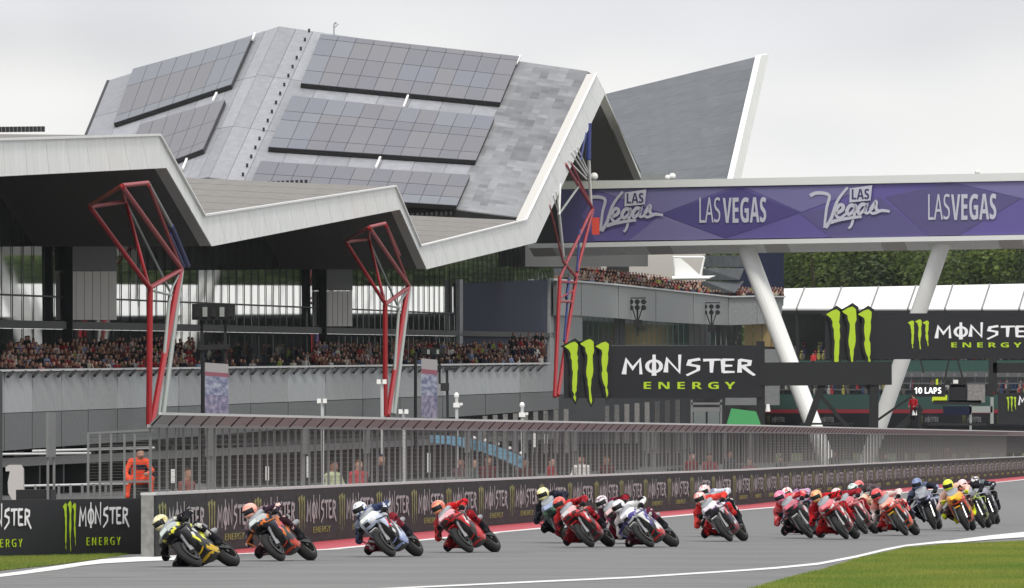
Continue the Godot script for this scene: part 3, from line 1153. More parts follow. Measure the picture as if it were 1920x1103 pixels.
func terrace_block() -> void:
	var t := thing("terrace_block", "grey two storey terrace block packed with spectators beyond the glass front", "building")
	var b := 66.0
	var top := [[1044, 523], [1090, 527], [1160, 533], [1230, 540.5], [1300, 548], [1366, 555], [1420, 554], [1470, 555]]
	var bot := [[1044, 592], [1090, 592], [1160, 597], [1230, 603], [1300, 607], [1366, 610], [1420, 608], [1464, 606]]
	for k in top.size() - 1:
		var st := new_st()
		var d0 := d_at(top[k][0], b)
		var d1 := d_at(top[k + 1][0], b)
		if k >= 5:
			d0 = d_at(1366, b) + 5.0 * (top[k][0] - 1366.0) / 54.0
			d1 = d_at(1366, b) + 5.0 * (top[k + 1][0] - 1366.0) / 54.0
		slab(st, [at(top[k][0] + .4, top[k][1] + 3, d0), at(top[k + 1][0] - .4, top[k + 1][1] + 3, d1), at(bot[k + 1][0] - .4, bot[k + 1][1], d1), at(bot[k][0] + .4, bot[k][1], d0)], Vector3(-0.3, 0, -0.3))
		obj("balcony_panel", st, M.parapet, t)
		var s2 := new_st()
		beam(s2, at(top[k][0], top[k][1] + 1.5, d0 - 0.2), at(top[k + 1][0], top[k + 1][1] + 1.5, d1 - 0.2), 0.5, 0.14)
		obj("balcony_rail", s2, M.pale_rail, t)
	# block end and the recessed storey under the balcony
	var e := new_st()
	slab(e, [on(1046, 590, 66.2), on(1092, 592, 66.2), on(1092, 760, 66.2), on(1046, 750, 66.2)], Vector3(-0.4, 0, 0))
	obj("end_wall", e, M.parapet_low, t)
	var x := 1092.0
	var k := 0
	while x < 1392.0:
		var st := new_st()
		slab(st, [on(x + .6, 590, 69), on(x + 9.4, 590, 69), on(x + 9.4, 648, 69), on(x + .6, 648, 69)], Vector3(-0.15, 0, 0))
		var m: Material = M.glass_green
		if (x > 1145 and x < 1170) or (x > 1285 and x < 1330):
			m = M.dark
		elif x > 1340:
			m = M.glass
		obj("recess_pane", st, m, t)
		x += 10.0
		k += 1
	for c in 4:
		var st := new_st()
		var xx := 1396.0 + c * 17.0
		slab(st, [at(xx, 606, d_at(1366, b) + 8), at(xx + 15.5, 606, d_at(1366, b) + 8), at(xx + 15.5, 650, d_at(1366, b) + 8), at(xx, 650, d_at(1366, b) + 8)], Vector3(0, 0, -0.3))
		obj("amber_window", st, mat(srgb(146, 126, 84), 0.25), t)
	var lw := new_st()
	slab(lw, [on(1090, 648, 66.4), on(1360, 648, 66.4), on(1360, 700, 66.4), on(1090, 700, 66.4)], Vector3(-3, 0, 0))
	obj("lower_wall", lw, M.parapet_low, t)
	var l2 := new_st()
	slab(l2, [at(1360, 655, d_at(1366, b)), at(1462, 655, d_at(1366, b) + 4), at(1462, 760, d_at(1366, b) + 4), at(1360, 760, d_at(1366, b))], Vector3(0, 0, -3))
	obj("lower_wall", l2, M.parapet_low, t)
	# wall and roof slope behind the crowd
	var bk := new_st()
	slab(bk, [on(1000, 470, 75), on(1330, 470, 75), on(1330, 560, 75), on(1000, 560, 75)], Vector3(-0.4, 0, 0))
	obj("back_wall", bk, M.glass, t)
	for j in 40:
		var st := new_st()
		var px := 1085.0 + j * 6.0
		beam(st, on(px, 475, 74.7), on(px, 552, 74.7), 0.5, 0.16, Vector3(0, 0, 1))
		obj("wall_rib", st, M.mullion if j > 8 and j < 16 else M.fin, t)
	for j in 3:
		var st := new_st()
		var y0 := 478.0 + j * 24.0
		slab(st, [at(1318, y0 + 1, 1112), at(1396, y0 + 1, 1106), at(1396 - j * 9, y0 + 23, 1106), at(1318, y0 + 23, 1112)], Vector3(0, 0, -1))
		obj("sloped_panel", st, M.far_roof[j], t)
	var dk := new_st()
	slab(dk, [at(1390, 470, 1122), at(1470, 470, 1122), at(1470, 548, 1122), at(1360, 548, 1122)], Vector3(0, 0, -1))
	obj("dark_gable", dk, M.navy, t)
	# garages under it: dark band with pale piers
	for j in 20:
		var st := new_st()
		var px := 905.0 + j * 19.0
		var dd := d_at(px, 59.0 if px < 1060.0 else 65.6)
		slab(st, [at(px, 780 - j * 1.6, dd), at(px + 9, 780 - j * 1.6, dd), at(px + 9, 850, dd), at(px, 850, dd)], Vector3(0, 0, -0.5))
		obj("garage_pier", st, M.concrete, t)
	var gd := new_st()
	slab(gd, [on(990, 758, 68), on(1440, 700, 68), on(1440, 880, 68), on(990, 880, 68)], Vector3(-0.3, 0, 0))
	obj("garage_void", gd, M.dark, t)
	# hanging lamp clusters on the balcony front
	for c in [[1195, 571, 0], [1334, 580, 0]]:
		var s := thing("stage_lamp_rack", "black lamp cluster hanging on the grey balcony front, %s of two" % ("nearer" if c[0] < 1300 else "farther"), "lamp", Vector3.ZERO, "lamp clusters on the balcony")
		var d := d_at(c[0], 65.4)
		for k2 in 6:
			var st := new_st()
			tube(st, at(c[0] - 12 + (k2 % 3) * 12, c[1] - 5 + (k2 / 3) * 11, d), at(c[0] - 12 + (k2 % 3) * 12, c[1] - 5 + (k2 / 3) * 11, d - 0.5), 0.25, 0.2, 10)
			obj("lamp_head", st, M.black, s)
		var st2 := new_st()
		beam(st2, at(c[0] - 15, c[1] - 12, d), at(c[0] + 16, c[1] - 12, d), 0.1, 0.1)
		beam(st2, at(c[0], c[1], d), at(c[0] + 1, c[1] + 60, d), 0.16, 0.16)
		beam(st2, at(c[0] - 9, c[1] + 8, d), at(c[0], c[1] + 36, d), 0.1, 0.1)
		beam(st2, at(c[0] + 9, c[1] + 8, d), at(c[0], c[1] + 36, d), 0.1, 0.1)
		obj("bracket", st2, M.black, s)
		var st3 := new_st()
		box(st3, at(c[0] + 1, c[1] + 36, d - 0.1), Vector3(0.8, 0.7, 0.4))
		obj("ballast_box", st3, M.black, s)
	# white delta-winged aircraft model above the crowd
	var a := thing("aircraft_model", "white delta winged aircraft model mounted above the terrace crowd", "aircraft model")
	var da := 1062.0
	var st := new_st()
	slab(st, [at(1265, 484, da), at(1276, 484, da), at(1292, 497, da), at(1312, 516, da), at(1318, 524, da), at(1266, 526, da)], Vector3(0, 0, -0.35))
	obj("tail_fin", st, M.white_paint, a)
	st = new_st()
	tube(st, at(1260, 522, da + 0.2), at(1325, 521, da + 0.2), 0.22, 0.2, 12)
	tube(st, at(1325, 521, da + 0.2), at(1341, 517.5, da + 0.2), 0.2, 0.03, 12)
	obj("fuselage", st, M.white_paint, a)
	st = new_st()
	slab(st, [at(1262, 523, da - 3), at(1332, 522, da), at(1268, 524, da + 4)], Vector3(0, 0.08, 0))
	obj("wing", st, M.white_paint, a)
	st = new_st()
	tube(st, at(1262, 482, da + 1), at(1321, 482, da + 1), 0.1)
	tube(st, at(1321, 482, da + 1), at(1313, 518, da + 1), 0.1)
	tube(st, at(1264, 482, da + 1), at(1264, 520, da + 1), 0.07)
	obj("mount_frame", st, M.white_paint, a)


# ---------------------------------------------------------------- footbridge
func footbridge() -> void:
	var t := thing("footbridge", "white covered footbridge with a purple banner spanning the track", "bridge")
	var A := at(985, 0, 824)
	var d0 := 824.0
	var d1 := 786.0
	var dd := func(px: float) -> float: return 1.0 / lerpf(1.0 / d0, 1.0 / d1, (px - 985.0) / 975.0)
	var yy := func(px: float, y0: float, y1: float) -> float: return lerpf(y0, y1, (px - 1000.0) / 920.0)
	var deep := Vector3(0.25, 0, -4.5)
	var strip := func(n: String, x0: float, x1: float, a: Array, b: Array, off: float, thick: Vector3, m: Material):
		var st := new_st()
		var q := []
		for e in [[x0, a], [x1, a], [x1, b], [x0, b]]:
			q.append(at(e[0], yy.call(e[0], e[1][0], e[1][1]), dd.call(e[0]) - off))
		slab(st, q, thick)
		return obj(n, st, m, t)
	strip.call("top_beam", 1050.0, 1960.0, [342.0, 324.0], [356.0, 339.0], 0.35, deep, M.pale)
	strip.call("body", 985.0, 1960.0, [355.0, 338.0], [457.0, 442.0], 0.0, deep, M.dark)
	strip.call("bottom_beam", 990.0, 1960.0, [457.0, 440.5], [465.5, 449.5], 0.3, Vector3(0, 0, -0.6), M.pale)
	# soffit sheets
	for k in 22:
		var x0 := 992.0 + k * 44.0
		var x1 := x0 + 43.3
		var st := new_st()
		var q := []
		for e in [[x0, 0.0], [x1, 0.0], [x1, 1.0], [x0, 1.0]]:
			var p := at(e[0], yy.call(e[0], 465.0, 449.0), dd.call(e[0]) - 0.1 + 0.0)
			q.append(p + (Vector3(0.4, -0.6, -4.2) if e[1] > 0.5 else Vector3.ZERO))
		slab(st, q, Vector3(0, 0.1, 0))
		obj("soffit_panel", st, M.pale if k % 5 else M.fin, t)
	# banner
	var bn: MeshInstance3D = strip.call("banner", 1052.0, 1960.0, [357.5, 340.0], [454.0, 439.5], 0.12, Vector3(0, 0, -0.08), M.purple)
	var facet := func(pts: Array, m: Material, off: float):
		var st := new_st()
		var v := []
		for p in pts:
			v.append(at(p[0], p[1], dd.call(p[0]) - off))
		for j in range(1, v.size() - 1):
			face(st, [v[0], v[j], v[j + 1]], v[0] - Vector3(0, 0, 10))
		obj("banner_facet", st, m, bn)
	facet.call([[1053, 358], [1120, 357], [1090, 405], [1118, 453], [1053, 454]], M.purple_dark, 0.15)
	facet.call([[1240, 402], [1385, 352], [1500, 399], [1360, 447]], M.purple_dark, 0.15)
	facet.call([[1240, 403], [1360, 448], [1300, 450], [1180, 451]], M.purple_light, 0.16)
	facet.call([[1120, 357], [1370, 352], [1242, 400]], mat(srgb(124, 119, 166), 0.6), 0.155)
	facet.call([[1400, 352], [1640, 347], [1502, 398]], mat(srgb(124, 119, 166), 0.6), 0.155)
	facet.call([[1500, 400], [1650, 370], [1740, 444], [1560, 446]], mat(srgb(100, 94, 142), 0.6), 0.15)
	facet.call([[1660, 370], [1780, 343], [1915, 372], [1800, 440], [1742, 443]], mat(srgb(96, 90, 136), 0.6), 0.15)
	facet.call([[1790, 342], [1955, 340], [1955, 380], [1917, 372]], mat(srgb(126, 121, 168), 0.6), 0.155)
	var fr := func(px: float, py: float) -> Transform3D:
		return facing(at(px, py, dd.call(px) - 0.22), at(px + 20, py - 0.4, dd.call(px + 20)) - at(px - 20, py + 0.4, dd.call(px - 20)))
	var mpp := 811.0 / F
	var run := at(1900, 388, dd.call(1900)) - at(1100, 396, dd.call(1100))
	var wide := run.length() / run.x   # the banner stands at a slant, so its lettering is wider than it looks
	for e in [[1373, 394], [1803, 388]]:
		words("thin_lettering", "LAS", 38 * mpp * wide, 47 * mpp, M.letter_silver, bn, fr.call(e[0] - 42.0, e[1]), false, 0.02)
		words("bold_lettering", "VEGAS", 79 * mpp * wide, 47 * mpp, M.letter_silver, bn, fr.call(e[0] + 23.0, e[1]), true, 0.02)
	for e in [[1172, 397], [1594, 390]]:
		var f: Transform3D = fr.call(e[0], e[1]) * Transform3D(Basis().scaled(Vector3(wide, 1, 1)), Vector3.ZERO)
		var s := new_st()
		var strokes := [
			[[-72, 24], [-60, 29], [-42, 27], [-37, 20], [-42, 0], [-46, -36]],
			[[-44, -36], [-34, -20], [-22, 14], [-4, 38]],
			[[-26, -10], [-14, -4], [-12, 4], [-18, 6], [-24, -4], [-24, -14], [-17, -18], [-6, -10]],
			[[10, 2], [2, 5], [-5, -5], [-1, -12], [8, -4], [11, 3], [8, -14], [3, -32], [-2, -38]],
			[[30, 4], [22, 6], [15, -4], [18, -11], [27, -3], [31, 5], [28, -8], [33, -10], [38, -4]],
			[[38, -4], [47, 10], [47, 0], [50, -8], [42, -11], [37, -8]],
			[[48, -9], [58, -6], [72, -8]],
			[[-34, -26], [-14, -21], [14, -17], [22, -17]],
		]
		for j in strokes.size():
			var pts := []
			for p in strokes[j]:
				pts.append(Vector2(p[0], p[1]) * mpp)
			ribbon(s, smooth(pts), 7.0 * mpp, 4.5 * mpp, 0.01 * j)
		obj("script_lettering", s, M.letter_silver, bn, f)
		var pl := new_st()
		flat_poly(pl, PackedVector2Array([Vector2(0, 10) * mpp, Vector2(38, 13) * mpp, Vector2(41, 41) * mpp, Vector2(1, 36) * mpp]), 0.07)
		obj("white_tag", pl, M.letter_silver, bn, f)
		words("tag_lettering", "LAS", 31 * mpp, 19 * mpp, mat(srgb(62, 56, 100), 0.6), bn, f * Transform3D(Basis(), Vector3(20 * mpp, 25 * mpp, 0.08)), true)
	# small fittings on the deck edge, the red box on the banner end
	var rb := new_st()
	slab(rb, [at(1110, 408, 800), at(1124, 408, 800), at(1124, 440, 800), at(1110, 440, 800)], Vector3(0, 0, -0.6))
	var rbo := obj("warning_box", rb, mat(srgb(206, 66, 50), 0.5), t)
	rbo.set_meta("label", "orange red box at the end of the banner")
	for c in [[1114, 331, .3], [1833, 323, .2]]:
		var st := new_st()
		ball(st, at(c[0], c[1], 808), Vector3(c[2], c[2], c[2]), 10, 6)
		obj("roof_lamp", st, M.white_paint, t)
	# V legs
	var leg := [[1396, 462, 1528, 805, 0.68], [1772, 450, 1652, 790, 0.62]]
	for l in leg:
		var st := new_st()
		var a := at(l[0], l[1] - 6, dd.call(l[0]) - 2.5 + 4.5)
		var b := at(l[2], l[3], dd.call(l[2]) + 2.0)
		var dir := (b - a).normalized()
		var g := b + dir * ((b.y + 0.6) / maxf(0.1, -dir.y))
		tube(st, a, g, l[4], l[4] * 0.95, 20)
		obj("leg", st, M.pale, t)


# ---------------------------------------------------------------- stands
func grandstands() -> void:
	var t := thing("grandstand", "distant covered grandstand with white roof panels on the right", "grandstand")
	var dl := 1180.0
	var dr := 1120.0
	var dd := func(px: float) -> float: return 1.0 / lerpf(1.0 / dl, 1.0 / dr, (px - 1440.0) / 520.0)
	for k in 20:   # it runs on to the right, where the glass of the pit building mirrors it
		var x0 := 1425.0 + k * 69.5
		var x1 := x0 + 68.3
		var st := new_st()
		var q := [at(x0 + 15, 541.5 - (x0 - 1440) * 0.02, dd.call(x0) + 14), at(x1 + 15, 541.5 - (x1 - 1440) * 0.02, dd.call(x1) + 14), at(x1, 581.5 + (x1 - 1440) * 0.002 - 3, dd.call(x1)), at(x0, 581.5 + (x0 - 1440) * 0.002 - 3, dd.call(x0))]
		slab(st, q, Vector3(0, -0.25, 0))
		obj("roof_panel", st, M.membrane, t)
		var sm := new_st()
		beam(sm, q[0] + Vector3(-0.03, 0.05, 0), q[3] + Vector3(-0.03, 0.05, 0.1), 0.16, 0.12)
		obj("roof_seam", sm, M.steel, t)
		var ps := new_st()
		beam(ps, at(x0 + 1, 581, dd.call(x0)), at(x0 + 1, 800, dd.call(x0)), 0.35, 0.35)
		obj("roof_post", ps, M.dark, t)
	for r in [[1430, 2810, 582, 588, M.gutter, 0.3, "roof_beam"], [1425, 2810, 586, 690, M.dark, -16.0, "back_wall"], [1425, 2810, 676, 697, M.green_wall, 1.0, "front_wall"], [1425, 2810, 697, 705, M.steel, 2.0, "rail_band"],
			[1425, 2810, 705, 742, M.seat_grey, 3.0, "lower_terrace"], [1425, 2810, 740, 771, M.green_wall, 6.0, "lower_wall"], [1425, 2810, 768, 776, M.red_paint, 8.0, "red_band"], [1425, 2810, 775, 800, M.sign_black, 10.0, "hoarding"], [1425, 2810, 798, 850, M.seat_grey, 9.0, "barrier_base"]]:
		var st := new_st()
		slab(st, [at(r[0], r[2], dd.call(r[0]) - r[5]), at(r[1], r[2], dd.call(r[1]) - r[5]), at(r[1], r[3], dd.call(r[1]) - r[5]), at(r[0], r[3], dd.call(r[0]) - r[5])], Vector3(0, 0, -0.6))
		obj(r[6], st, r[4], t)
	for k in 26:
		var st := new_st()
		var x := 1430.0 + k * 20.0
		beam(st, at(x, 700, dd.call(x) - 2.8), at(x, 742, dd.call(x) - 2.8), 0.2, 0.2)
		obj("fence_post", st, M.steel, t)
	for y in [706, 719, 731]:
		var st := new_st()
		beam(st, at(1425, y, dd.call(1425) - 3.6), at(2810, y, dd.call(2810) - 3.6), 0.14, 0.14)
		obj("fence_rail", st, M.steel, t)
	# stepped seating inside
	for k in 7:
		var st := new_st()
		var y := 675.0 - k * 9.0
		slab(st, [at(1425, y, dd.call(1425) + 1 + k * 2), at(2810, y, dd.call(2810) + 1 + k * 2), at(2810, y, dd.call(2810) + 3 + k * 2), at(1425, y, dd.call(1425) + 3 + k * 2)], Vector3(0, -0.4, 0))
		obj("seat_tier", st, M.dark, t)
	var seated := MultiMesh.new()
	var sb := new_st()
	ball(sb, Vector3(0, 0.95, 0), Vector3(0.11, 0.13, 0.11), 6, 5)
	loft(sb, [[0.0, 0.0, 0.1, 0.1], [0.05, 0.0, 0.8, 0.22], [0.2, 0.05, 0.75, 0.2]], 8, null)
	seated.transform_format = MultiMesh.TRANSFORM_3D
	seated.use_colors = true
	seated.mesh = finish(sb)
	seated.instance_count = 260
	for k in 260:
		var px := rng.randf_range(1445, 1930)
		var row := k % 5
		var py: float = [676.0, 668.0, 741.0, 733.0, 660.0][row]
		var od: float = [0.5, 4.0, -3.8, -3.4, 7.0][row]
		seated.set_instance_transform(k, Transform3D(Basis(), at(px, py, dd.call(px) + od)))
		var hue: Color = [Color(0.05, 0.05, 0.06), Color(0.3, 0.04, 0.05), Color(0.35, 0.33, 0.3), Color(0.04, 0.06, 0.12), Color(0.1, 0.09, 0.08), Color(0.3, 0.28, 0.08)][rng.randi() % 6]
		seated.set_instance_color(k, hue)
	var so := MultiMeshInstance3D.new()
	so.multimesh = seated
	so.material_override = M.vcol
	so.name = numbered("crowd")
	add_child(so)
	so.set_meta("kind", "stuff")
	tag(so, "scattered spectators in the distant grandstand below its white roof", "crowd")
	# hoarding lettering: pale words and lime marks on the black boards
	var wd := spiky_word(3.2, 0.5)
	var mk := claws(0.8, 1.0, 0, 0)
	for x in [1448, 1540, 1640, 1735, 1815, 1880]:
		var f := facing(at(x, 791, dd.call(x) - 10.15), at(x + 40, 791, dd.call(x + 40) - 10.0) - at(x, 791, dd.call(x) - 10.0))
		part("white_lettering", wd, M.letter_grey, t, f)
		part("claw_mark", mk, M.lime_dull, t, f * Transform3D(Basis(), Vector3(-1.3, -0.3, 0)))
	var mb := thing("advert_board", "black board with lime claw mark at the far right edge", "sign board")
	var st := new_st()
	slab(st, [at(1872, 738, 1000), at(1990, 734, 1000), at(1990, 796, 1000), at(1872, 796, 1000)], Vector3(0, 0, -0.5))
	obj("board", st, M.sign_black, mb)
	part("claw_mark", claws(1.0, 1.45, 0, 0), M.lime, mb, facing(at(1887, 772, 999.9), Vector3(1, 0, 0)))
	part("white_lettering", spiky_word(4.6, 0.75), M.letter_white, mb, facing(at(1911, 758, 999.9), Vector3(1, 0, 0)))
	words("lime_lettering", "E N E R G Y", 3.4, 0.36, M.lime, mb, facing(at(1958, 777, 999.9), Vector3(1, 0, 0)))


# ---------------------------------------------------------------- trees
func crown_mesh(sd: int, h: float, w: float) -> ArrayMesh:
	var r := RandomNumberGenerator.new()
	r.seed = sd
	var st := new_st()
	var lobes := []
	for k in 15:
		var u := r.randf_range(-1, 1)
		var v := r.randf_range(-0.9, 1)
		var q := r.randf_range(-1, 1)
		lobes.append([Vector3(u * w * 0.36, h * (0.6 + v * 0.28), q * w * 0.36), r.randf_range(0.17, 0.27) * w, r.randf_range(0.55, 1.45)])
	for l in lobes:
		var base: float = l[2]
		for k in 760:
			var dir := Vector3(r.randfn(), r.randfn(), r.randfn()).normalized()
			var p: Vector3 = l[0] + dir * l[1] * pow(r.randf(), 0.35)
			var s := r.randf_range(0.1, 0.26)
			var a := Vector3(r.randfn(), r.randfn(), r.randfn()).normalized()
			var nrm := (dir + a * 0.7).normalized()
			var x := nrm.cross(Vector3(0.3, 1, 0.2)).normalized() * s
			var y := nrm.cross(x).normalized() * s
			var c: float = base * r.randf_range(0.9, 1.12)
			st.set_color(Color(0.078 * c, 0.118 * c, 0.034 * c))
			face(st, [p - x, p + y * 0.6, p + x, p - y * 0.6], p - nrm)
	return finish(st)


func trees() -> void:
	var crowns := []
	for k in 4:
		crowns.append(crown_mesh(300 + k, 20.0, 13.0))
	var trunk := new_st()
	tube(trunk, Vector3.ZERO, Vector3(0.1, 9, 0), 0.35, 0.22, 8)
	for k in 5:
		var g := TAU * k / 5.0
		tube(trunk, Vector3(0.1, 6.5 + k * 0.6, 0), Vector3(cos(g) * 3.0, 12.0 + k, sin(g) * 3.0), 0.16, 0.05, 6)
	var tm := finish(trunk)
	for k in 20:
		var px := 1395.0 + k * 29.0 + rng.randf_range(-8, 8)
		var d := 1330.0 + rng.randf_range(-50, 60)
		var where := at(px, 0, d)
		where.y = -1.3
		var t := thing("tree", "leafy green tree behind the white grandstand roof, %s from the left in its row" % ordinal(k + 1), "tree", where, "trees behind the grandstand")
		t.rotation.y = rng.randf() * TAU
		var s := rng.randf_range(1.4, 1.75)
		t.scale = Vector3(s, s, s)
		part("crown", crowns[k % 4], M.leaves[(k * 5 + k / 4) % 3], t)
		part("trunk", tm, M.bark, t)
	# the wood across the track, mirrored in the glass
	var mm := MultiMesh.new()
	mm.transform_format = MultiMesh.TRANSFORM_3D
	mm.mesh = crowns[0]
	mm.instance_count = 170
	for k in 170:
		var px := 1985.0 + (k / 2) * 12.5
		var d := 1290.0 + (k % 2) * 40.0 + rng.randf() * 15.0
		var s := rng.randf_range(1.3, 1.75)
		mm.set_instance_transform(k, Transform3D(Basis(Vector3.UP, rng.randf() * TAU).scaled(Vector3(s, s, s)), Vector3((px - 960.0) / F * d, -3.0, -d)))
	var o := MultiMeshInstance3D.new()
	o.multimesh = mm
	o.material_override = M.leaf
	o.name = "forest"
	add_child(o)
	o.set_meta("kind", "stuff")
	tag(o, "belt of woodland behind the grandstand mirrored in the glass front", "forest")


# ---------------------------------------------------------------- start gantry and its signs
func big_sign(t: Node, x0: float, y0: float, x1: float, y1: float, d: float, cl: Array, wd: Array, en: Array, mark: Array) -> void:
	var mpp := d / F
	var st := new_st()
	slab(st, [at(x0, y0, d), at(x1, y0 - 1, d), at(x1, y1 - 1, d), at(x0, y1, d)], Vector3(0, 0, -0.7))
	obj("board", st, M.sign_black, t)
	var f := facing(at(cl[0], cl[3], d - 0.25), Vector3(1, 0, 0))
	part("claw_backing", claws((cl[2] - cl[0]) * mpp, (cl[3] - cl[1]) * mpp, 0, 0.2, 0.055), M.black, t, f)
	part("claw_emblem", claws((cl[2] - cl[0]) * mpp, (cl[3] - cl[1]) * mpp, 0.06, 0.05), M.lime, t, f)
	part("white_lettering", spiky_word(wd[2] * mpp, wd[3] * mpp), M.letter_white, t, facing(at(wd[0], wd[1], d - 0.03), Vector3(1, 0, 0)))
	words("lime_lettering", "E N E R G Y", en[2] * mpp, en[3] * mpp, M.lime, t, facing(at(en[0], en[1], d - 0.03), Vector3(1, 0, 0)), true)
	if mark.size():
		part("claw_mark", claws(mark[2] * mpp, mark[3] * mpp, 0, 0), M.lime, t, facing(at(mark[0], mark[1], d - 0.03), Vector3(1, 0, 0)))


func gantry() -> void:
	var d := 640.0
	var l := thing("gantry_sign", "large black sign with lime claw emblem left of the start gantry", "sign")
	big_sign(l, 1057, 649, 1430, 747, d, [1060, 636, 1148, 756], [1170, 699, 246, 26], [1293, 723, 172, 13], [])
	var s := 0
	var r := thing("gantry_sign", "long black sign with lime claw emblem over the track at right", "sign")
	big_sign(r, 1548, 588, 2010, 674, d + 4, [1551, 575, 1641, 702], [1756, 632, 200, 21], [1850, 647, 132, 9], [1703, 655, 42, 56])
	var g := thing("start_gantry", "black steel start gantry frame under the signs", "gantry")
	for m in [["main_beam", 1425, 702, 1672, 700, 0.7, 1.4], ["post", 1640, 700, 1638, 812, 0.55, 0.55], ["brace", 1546, 712, 1508, 815, 0.42, 0.42], ["brace", 1532, 735, 1600, 812, 0.22, 0.22], ["brace", 1604, 702, 1645, 742, 0.3, 0.3], ["brace", 1678, 812, 1728, 765, 0.4, 0.4], ["brace", 1640, 792, 1712, 742, 0.14, 0.14], ["brace", 1500, 795, 1600, 795, 0.12, 0.12],
			["post", 1426, 640, 1427, 812, 0.5, 0.5], ["brace", 1725, 668, 1732, 700, .1, .1], ["brace", 1780, 672, 1772, 712, .1, .1], ["brace", 1795, 672, 1806, 712, .1, .1], ["post", 1862, 672, 1862, 735, 0.5, .5], ["main_beam", 1862, 690, 1990, 690, .5, .6]]:
		var st := new_st()
		beam(st, at(m[1], m[2], d + 0.3), at(m[3], m[4], d + 0.3), m[5], m[6])
		obj(m[0], st, M.dark, g)
	# lap board and television kit
	var k := thing("lap_board", "black lap board with lit white lettering under the right sign", "sign")
	var st := new_st()
	box(st, at(1742, 733, 636), Vector3(1.95, 0.72, 0.2))
	obj("board", st, M.black, k)
	words("lit_lettering", "10 LAPS", 1.6, 0.36, M.lit, k, facing(at(1740, 732.5, 635.87), Vector3(1, 0, 0)), true)
	var tv := thing("camera_platform", "lime framed camera platform with grey boxes beside the lap board", "platform")
	for b in [[1762, 747, 28, 12, M.yellow_green, "lime_panel"], [1757, 726, 4, 30, M.yellow_green, "lime_post"], [1780, 724, 60, 4, M.grey_steel, "rail"], [1797, 738, 34, 32, M.sign_black, "equipment_case"], [1830, 738, 34, 34, M.concrete, "grey_case"], [1856, 732, 14, 22, M.dark, "equipment_case"], [1795, 755, 90, 8, M.gutter, "deck"], [1795, 770, 52, 16, M.navy, "equipment_case"], [1840, 768, 42, 12, M.grey_steel, "equipment_case"], [1860, 770, 6, 50, M.grey_steel, "rail"], [1795, 796, 110, 4, M.gutter, "deck"], [1725, 790, 5, 60, M.dark, "post"], [1820, 790, 4, 60, M.grey_steel, "post"], [1777, 718, 12, 9, M.dark, "hanging_lamp"], [1805, 715, 16, 12, M.dark, "hanging_lamp"], [1792, 716, 9, 7, M.white_paint, "hanging_lamp"]]:
		var s2 := new_st()
		box(s2, at(b[0], b[1], 645), Vector3(b[2] * 645 / F, b[3] * 645 / F, 0.6))
		obj(b[5], s2, b[4], tv)
	var gb := thing("green_ramp", "bright green panel standing behind the fence under the left sign", "panel")
	st = new_st()
	slab(st, [at(1372, 766, 630), at(1418, 772, 630), at(1428, 800, 630), at(1362, 800, 630)], Vector3(0, 0, -1.5))
	obj("panel", st, M.green_board, gb)
	var bt := thing("marshal_booth", "grey framed booth behind the fence under the left sign", "booth")
	for b in [[1297, 775, 4, 50], [1352, 775, 4, 50], [1325, 757, 58, 4], [1325, 768, 52, 8]]:
		var s2 := new_st()
		box(s2, at(b[0], b[1], 625), Vector3(b[2] * 625 / F, b[3] * 625 / F, 0.4))
		obj("frame", s2, M.steel, bt)
	for x in [1312, 1338]:
		var s2 := new_st()
		box(s2, at(x, 785, 626), Vector3(22 * 625 / F, 26 * 625 / F, 0.3))
		obj("window", s2, M.glass, bt)
	for c in [[1440, 765, 9, 14], [1715, 770, 7, 18]]:
		var cn := thing("marker_cone", "small white marker standing behind the %s" % ("left sign" if c[0] < 1500 else "lap board"), "marker")
		var s2 := new_st()
		tube(s2, at(c[0], c[1] + c[3] * .5, 640), at(c[0], c[1] - c[3] * .5, 640), 0.16, 0.1, 10)
		obj("body", s2, M.white_paint, cn)


